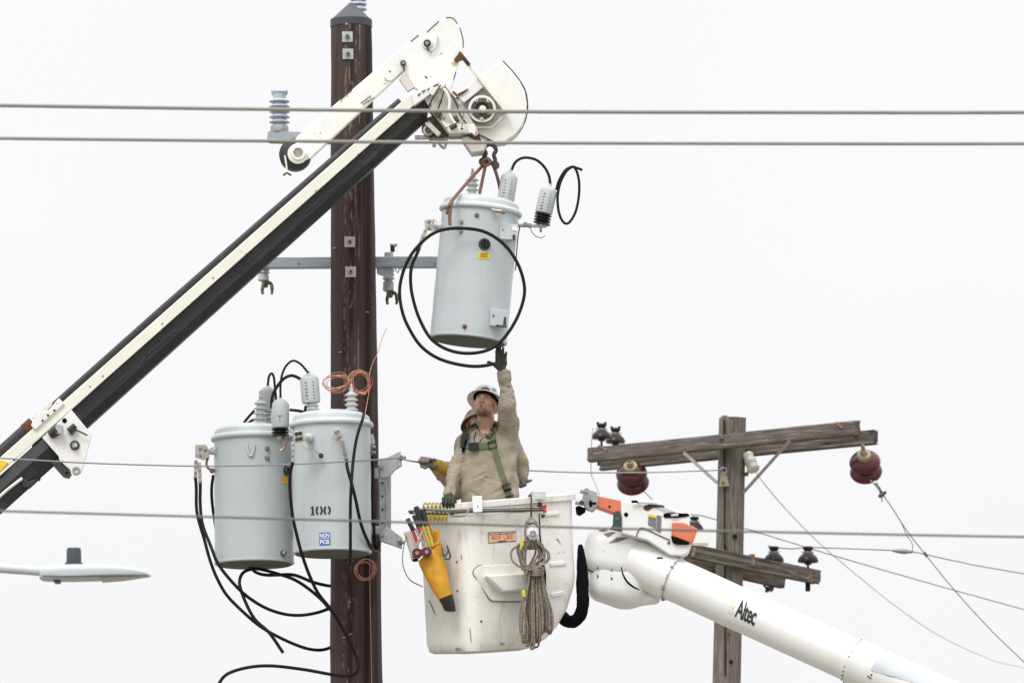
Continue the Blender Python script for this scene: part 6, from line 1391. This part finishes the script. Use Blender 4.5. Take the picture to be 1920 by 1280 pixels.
# trousers stand on the bucket floor
def trousers(X, Y, Z):
    hip = at(918, 985, MY); d = s_ell(X, Y, Z, hip, (.19, .13, .14))
    for sx in (-1, 1):
        d = smin(d, s_cap(X, Y, Z, at(918 + sx * 20, 990, MY), at(918 + sx * 23, 1095, MY), .092, .07), .03); d = smin(d, s_cap(X, Y, Z, at(918 + sx * 23, 1095, MY), at(918 + sx * 24, 1190, MY), .07, .055), .02)
        d = smin(d, s_cap(X, Y, Z, at(918 + sx * 24, 1200, MY), at(918 + sx * 24, 1202, MY - .16), .05, .04), .02)
    return d
tlo, thi = at(860, 1225, MY) - Vector((0, .24, 0)), at(976, 945, MY) + Vector((0, .2, 0))
v, f = surface_nets(trousers, tlo, thi, .014); np_build(relax(v, f, 2), f, 'trousers', V['jeans'], man)

# harness
hn = ribbon(sbv, [(899, 791), (889, 799), (878, 807), (870, 815), (867, 826), (866, 838)], 10.5, .004, .005).build('shoulder_strap', V['web'], man)
ribbon(sbv, [(932, 790), (928, 800), (924, 812), (924, 826), (926, 838)], 10.5, .004, .005).build('shoulder_strap', V['web'], man)
ribbon(sbv, [(925, 836), (931, 856), (938, 880), (946, 903), (952, 921), (957, 936)], 10.5, .004, .005).build('lower_strap', V['web'], man)
ribbon(sbv, [(866, 833), (878, 835), (895, 837), (912, 836), (929, 832)], 11, .008, .005).build('chest_strap', V['web'], man)
ribbon(sbv, [(875, 827), (872, 836), (868, 848)], 5.5, .010, .006).build('strap_tail', V['hood'], man)
def buckle(q, off, m, name, t=.02):
    pts = [hit(sbv, x, y, off)[0] for x, y in q]; y0 = min(p.y for p in pts if p is not None)
    return plate(q, y0 - t, t).build(name, m, man, bevel=.003)
buckle(rpoly([(877, 830), (885, 829), (897, 829), (898, 843), (892, 845), (880, 845)], 2), .006, V['blackpl'], 'chest_buckle')
ba = buckle([(866, 813), (880, 811), (878, 824), (866, 826)], .006, V['blackpl'], 'shoulder_buckle'); buckle([(868, 816), (878, 814), (877.5, 817), (868, 819)], .02, V['steel'], 'buckle_bar', .012)
buckle([(864, 824), (872, 823), (871, 839), (864, 838)], .008, V['blackpl'], 'strap_keeper')
def frame(q, w, off, m, name):
    pts = [hit(sbv, x, y, off)[0] for x, y in q]; pts = [p if p is not None else at(*q[i], MY - .14) for i, p in enumerate(pts)]; y0 = min(p.y for p in pts)
    return MB().tube([at(x, y, y0) for x, y in q], w, 8, closed=True).build(name, m, man)
frame([(915, 829), (929, 825), (931, 839), (917, 842)], .007, .008, V['blackpl'], 'adjuster_ring'); frame([(942, 909), (956, 906), (958, 914), (944, 917)], .007, .008, V['blackpl'], 'adjuster_ring')
frame([(944, 917), (958, 914), (959, 917), (945, 920)], .006, .010, V['blackpl'], 'adjuster_ring'); frame([(948, 930), (963, 927), (964, 932), (949, 934)], .007, .008, V['blackpl'], 'adjuster_ring')
MB().tube(spline([hit(sbv, x, y, .012)[0] or at(x, y, MY - .14) for x, y in ((913, 812), (912, 818), (916, 821), (922, 817), (925, 810))], 5), .008, 8).build('lanyard_ring', V['green_dark'], man)
MB().beam(hit(sbv, 915, 813, .016)[0], hit(sbv, 926, 807, .016)[0], .014, .022).build('lanyard_tab', V['green_dark'], man, bevel=.003)

# hard hat: crown, full brim, black inner sheet that paints in the shade under the brim
hat = thing('hat_tmp', '', '', hc); bpy.data.objects.remove(hat)
def hp(x, y, z): return hc + HM @ Vector((x, y, z))
hatM = HM @ Matrix.Rotation(math.radians(-10), 3, 'X')
def hq(x, y, z): return hc + HM @ Vector((0, .012, .045)) + hatM @ Vector((x, y, z))
rings = []
for (z, rx, ry) in ((.0, .098, .122), (.02, .097, .120), (.045, .092, .113), (.07, .080, .098), (.088, .06, .074), (.099, .036, .045), (.103, .012, .015), (.1035, .001, .001)):
    rings.append([hq(rx * math.cos(a), ry * math.sin(a), z * 1.02 + (.004 * math.cos(2 * a) if z < .09 else 0)) for a in [2 * math.pi * k / 48 for k in range(48)]])
crown = MB().loft(rings, True, False); crown_o = crown.build('hard_hat', V['helmet'], man, 50)
br = []
for (k1, z) in ((1.0, .004), (1.18, -.004), (1.36, -.016), (1.42, -.022), (1.42, -.027), (1.34, -.022), (1.16, -.010), (.97, -.003)):
    br.append([hq(.098 * k1 * math.cos(a), .122 * (1 + (k1 - 1) * .8) * math.sin(a), z + .006 * math.cos(2 * a) * (k1 - .9)) for a in [2 * math.pi * k / 48 for k in range(48)]])
brim = MB().loft(br, True, False); brim.build('brim', V['helmet'], crown_o, 50)
inn = []
for (z, k1) in ((-.004, .96), (.02, .94), (.05, .84), (.075, .6), (.085, .05)): inn.append([hq(.097 * k1 * math.cos(a), .121 * k1 * math.sin(a), z) for a in [2 * math.pi * k / 32 for k in range(32)]])
MB().loft(inn, True, False).build('hat_shade_lining', V['hood'], crown_o, 50)
MB().loft([[hp(.080 * math.cos(a) * k_, .018 + .098 * math.sin(a) * k_, z) for a in [2 * math.pi * k / 32 for k in range(32)]] for k_, z in ((.99, .028), (1.0, .045), (1.0, .06), (.97, .075))], True, False).build('headband', V['hair'], crown_o, 50)
cbv = crown.bvh()
def hdecal(q, m, name):
    d = decal(cbv, q, .002, 6, 5); ok = all(hit(cbv, x, y)[0] is not None for x, y in q)
    if ok: d.build(name, m, crown_o)
hdecal([(900, 729), (917, 727), (919, 732), (898, 733)], V['hatred'], 'hat_sticker'); hdecal([(904, 726.5), (914, 725.5), (915, 727), (903, 728.5)], V['hatred'], 'hat_sticker'); hdecal([(922, 727), (929, 728.5), (931, 735), (923, 732)], V['hatblue'], 'hat_sticker')

# gloves
def hand_mesh(parts, k=.008):
    def fn(X, Y, Z):
        d = None
        for (a, b, ra, rb) in parts:
            q = s_cap(X, Y, Z, a, b, ra, rb); d = q if d is None else smin(d, q, k)
        return d
    P_ = [p for q in parts for p in q[:2]]; lo = [min(p[i] for p in P_) - .035 for i in range(3)]; hi = [max(p[i] for p in P_) + .035 for i in range(3)]
    v, f = surface_nets(fn, lo, hi, .0032); return relax(v, f, 1, .4), f
GY = MY - .29
pts = []
for (kx, ky, mx, my, tx, ty, r) in ((931.5, 669, 931.2, 660, 931.8, 652.5, .0108), (937, 666, 936.8, 657, 937.4, 650.5, .0112), (942.6, 667, 942.8, 658, 943.6, 652.5, .0108), (947.6, 670.5, 948.4, 664.5, 949.2, 660.5, .0098)):
    pts += [(at(kx, ky + 12, GY), at(kx, ky, GY - .004), .014, r), (at(kx, ky, GY - .004), at(mx, my, GY - .012), r, r * .97), (at(mx, my, GY - .012), at(tx, ty, GY - .006), r * .97, r * .86)]
pts += [(at(935, 688, GY), at(934, 672, GY), .020, .017), (at(944, 688, GY), at(945, 674, GY), .020, .016), (at(941, 693, GY), at(945, 706, GY), .030, .032),
        (at(934, 690, GY), at(926, 683, GY - .02), .015, .0125), (at(926, 683, GY - .02), at(918, 679.5, GY - .025), .0125, .011), (at(918, 679.5, GY - .025), at(915, 679, GY - .025), .011, .010)]
v, f = hand_mesh(pts, .007); np_build(v, f, 'glove', V['glove'], man)
LGY = FY + .10; pts = []
for i in range(4):
    x = 831.5 + 6.0 * i; y = 936 - 1.2 * abs(i - 1.5); Yk = rimY(x) - .035
    pts += [(at(x + 3, 933, Yk + .05), at(x, y, Yk - .01), .016, .0125), (at(x, y, Yk - .01), at(x - .5, y + 8, Yk - .045), .0125, .0115), (at(x - .5, y + 8, Yk - .045), at(x, y + 15, Yk - .035), .0115, .0098)]
pts += [(at(843, 928, MY - .16), at(842, 935, MY - .2), .036, .030), (at(836, 936, rimY(840) + .04), at(850, 936, rimY(850) + .04), .024, .024), (at(850, 935, rimY(850) + .05), at(855, 942, rimY(855) - .01), .014, .011)]
v, f = hand_mesh(pts, .007); np_build(v, f, 'glove', V['glove'], man)

# ---- second man, behind ----------------------------------------------------------------------------------------
QY = 44.93
man2 = thing('person', 'second worker behind the first, gripping the wire with a yellow cuffed glove', 'person', at(905, 1210, QY))
hc2 = at(895, 790.5, QY - .04); HM2 = rotm(math.radians(4), math.radians(-24), math.radians(-8))
K = dict(shl=at(872, 830, QY), ell=at(856, 926, QY - .04), wrl=at(812, 872, QY - .25), shr=at(957, 828, QY), elr=at(980, 872, QY - .05), wrr=at(980, 898, QY - .12))
rows2 = [(808, 885, 938, .02, .05), (816, 873, 950, .02, .09), (830, 866, 960, .01, .11), (870, 866, 964, 0, .125), (910, 868, 964, 0, .13), (960, 868, 964, 0, .13), (1000, 872, 960, 0, .13)]
tq = prof_px(rows2, QY); tq_in = prof_px(rows2, QY, .86)
def man2_body(X, Y, Z):
    d = s_torso(X, Y, Z, tq_in); d = smin(d, s_cap(X, Y, Z, at(906, 815, QY + .02), at(897, 790, QY), .062, .056), .03)
    for a, b, c in (('shl', 'ell', 'wrl'), ('shr', 'elr', 'wrr')):
        d = smin(d, s_cap(X, Y, Z, K[a], K[b], .05, .041), .03); d = smin(d, s_cap(X, Y, Z, K[b], K[c], .043, .03), .02)
    return smin(d, s_head(*head_frame(X, Y, Z, hc2, HM2)), .02)
v, f = surface_nets(man2_body, at(796, 960, QY) - Vector((0, .36, 0)), at(1000, 740, QY) + Vector((0, .2, 0)), .006); v = relax(v, f, 1, .4)
body2 = np_build(v, f, 'body', V['skin'], man2); col, _ = face_tones(v, hc2, HM2); set_tone(body2, col)
def man2_shirt(X, Y, Z):
    d = s_torso(X, Y, Z, tq); d = smin(d, s_cap(X, Y, Z, K['shl'], K['shl'].lerp(K['ell'], .70), .066, .058), .03)
    d = smin(d, s_cap(X, Y, Z, K['shr'], K['elr'], .064, .052) , .03); d = smin(d, s_cap(X, Y, Z, K['elr'], K['wrr'], .052, .046) + arm_folds(X, Y, Z, K['shr'], K['wrr'], 22, .005), .02)
    d = d + folds(X + .4, Y, Z, 9) * 1.3; return smax(d, -s_cap(X, Y, Z, at(904, 812, QY - .03), at(897, 770, QY - .02), .066, .09), .006)
v, f = surface_nets(man2_shirt, at(815, 1010, QY) - Vector((0, .34, 0)), at(1005, 780, QY) + Vector((0, .2, 0)), .008); np_build(relax(v, f, 1), f, 'shirt', V['tan2'], man2)
def trousers2(X, Y, Z):
    d = s_ell(X, Y, Z, at(915, 985, QY), (.18, .12, .13))
    for sx in (-1, 1): d = smin(d, s_cap(X, Y, Z, at(915 + sx * 19, 990, QY), at(915 + sx * 21, 1195, QY), .09, .055), .03)
    return d
v, f = surface_nets(trousers2, at(858, 1215, QY) - Vector((0, .2, 0)), at(970, 945, QY) + Vector((0, .2, 0)), .016); np_build(relax(v, f, 2), f, 'trousers', V['jeans'], man2)
# patterned hard hat and glasses
def h2(x, y, z): return hc2 + HM2 @ Vector((x, y, z))
rings = [[h2(rx * math.cos(a), .015 + ry * math.sin(a), z) for a in [2 * math.pi * k / 36 for k in range(36)]] for (z, rx, ry) in ((.030, .096, .118), (.05, .092, .113), (.075, .078, .096), (.092, .05, .06), (.100, .015, .02), (.1005, .001, .001))]
ch = MB().loft(rings, True, False).build('hard_hat', V['camo'], man2, 50)
MB().loft([[h2(.096 * k_ * math.cos(a), .015 + .118 * (1 + (k_ - 1) * .8) * math.sin(a), z - (.008 * max(0, -math.cos(a)) * (k_ - 1) * 3)) for a in [2 * math.pi * k / 36 for k in range(36)]] for k_, z in ((1, .034), (1.2, .018), (1.36, -.006), (1.36, -.012), (1.2, .010), (.95, .028))], True, False).build('brim', V['camo'], ch, 50)
gl = MB().tube(spline([h2(-.088, .0, .012), h2(-.078, -.06, .012), h2(-.05, -.098, .010), h2(-.006, -.112, .012), h2(.05, -.098, .010), h2(.08, -.06, .012)], 4), .006, 6).build('glasses_frame', V['hood'], man2)
for sx in (-1, 1):
    MB().loft([[h2(sx * (.038 + .032 * math.cos(a) * k_), -.100 + .022 * abs(math.cos(a)) * k_ * (1 if math.cos(a) > 0 else -.2) - t, .003 + .024 * math.sin(a) * k_) for a in [2 * math.pi * k / 20 for k in range(20)]] for k_, t in ((1, 0), (.98, .004), (.5, .007), (.05, .008))]).build('glasses_lens', V['glass'], gl, 60)
# left glove on the wire
wq = lambda x: at(x, 864 + (x - 760) * .07, 44.62)
pts = []
for i in range(4):
    x = 789 + 4.6 * i; c = at(x, 866.2 + .3 * i, 44.62)
    pts += [(at(x + 9, 866 - 1.5 * i + 2, 44.66), at(x + 2, 858.5 + .6 * i, 44.60), .016, .0125), (at(x + 2, 858.5 + .6 * i, 44.60), at(x - 2.5, 864 + .5 * i, 44.575), .0125, .0115), (at(x - 2.5, 864 + .5 * i, 44.575), at(x + 1, 871 + .4 * i, 44.60), .0115, .010)]
pts += [(at(803, 866, 44.66), at(813, 873, 44.67), .032, .034), (at(806, 872, 44.62), at(797, 876, 44.58), .015, .012), (at(797, 876, 44.58), at(790, 874, 44.575), .012, .0105)]
v, f = hand_mesh(pts, .007); np_build(v, f, 'glove', V['glove2'], man2)
g0, g1 = at(810, 868, 44.67), at(834, 884, 44.80); a_ = (g1 - g0); u_, w_ = perp(a_)
def cuff_ring(t, r): c = g0 + a_ * t; return [c + (u_ * math.cos(q) + w_ * math.sin(q)) * r * (1 + .05 * math.sin(3 * q + t * 2)) for q in [2 * math.pi * k / 28 for k in range(28)]]
MB().loft([cuff_ring(0, .040), cuff_ring(.3, .052), cuff_ring(.7, .066), cuff_ring(1.0, .076), cuff_ring(1.0, .072), cuff_ring(.6, .058)], True, False).build('glove_cuff', V['gcuff'], man2, 50)
MB().tube(cuff_ring(1.0, .076), .005, 6, closed=True).build('cuff_binding', V['hood'], man2)
# right glove at the far side
pts = [(at(978, 892, QY - .12), at(978, 903, QY - .14), .036, .036)]
for i in range(4): x = 972 + 4.2 * i; pts += [(at(x, 903, QY - .15), at(x, 910 - 1.2 * abs(i - 1), QY - .16), .0135, .012), (at(x, 910 - 1.2 * abs(i - 1), QY - .16), at(x, 913 - 2 * abs(i - 1.2), QY - .12), .012, .010)]
pts += [(at(984, 896, QY - .14), at(990, 902, QY - .16), .014, .011), (at(990, 902, QY - .16), at(996, 900, QY - .16), .011, .009)]
v, f = hand_mesh(pts, .007); np_build(v, f, 'glove', V['glove2'], man2)
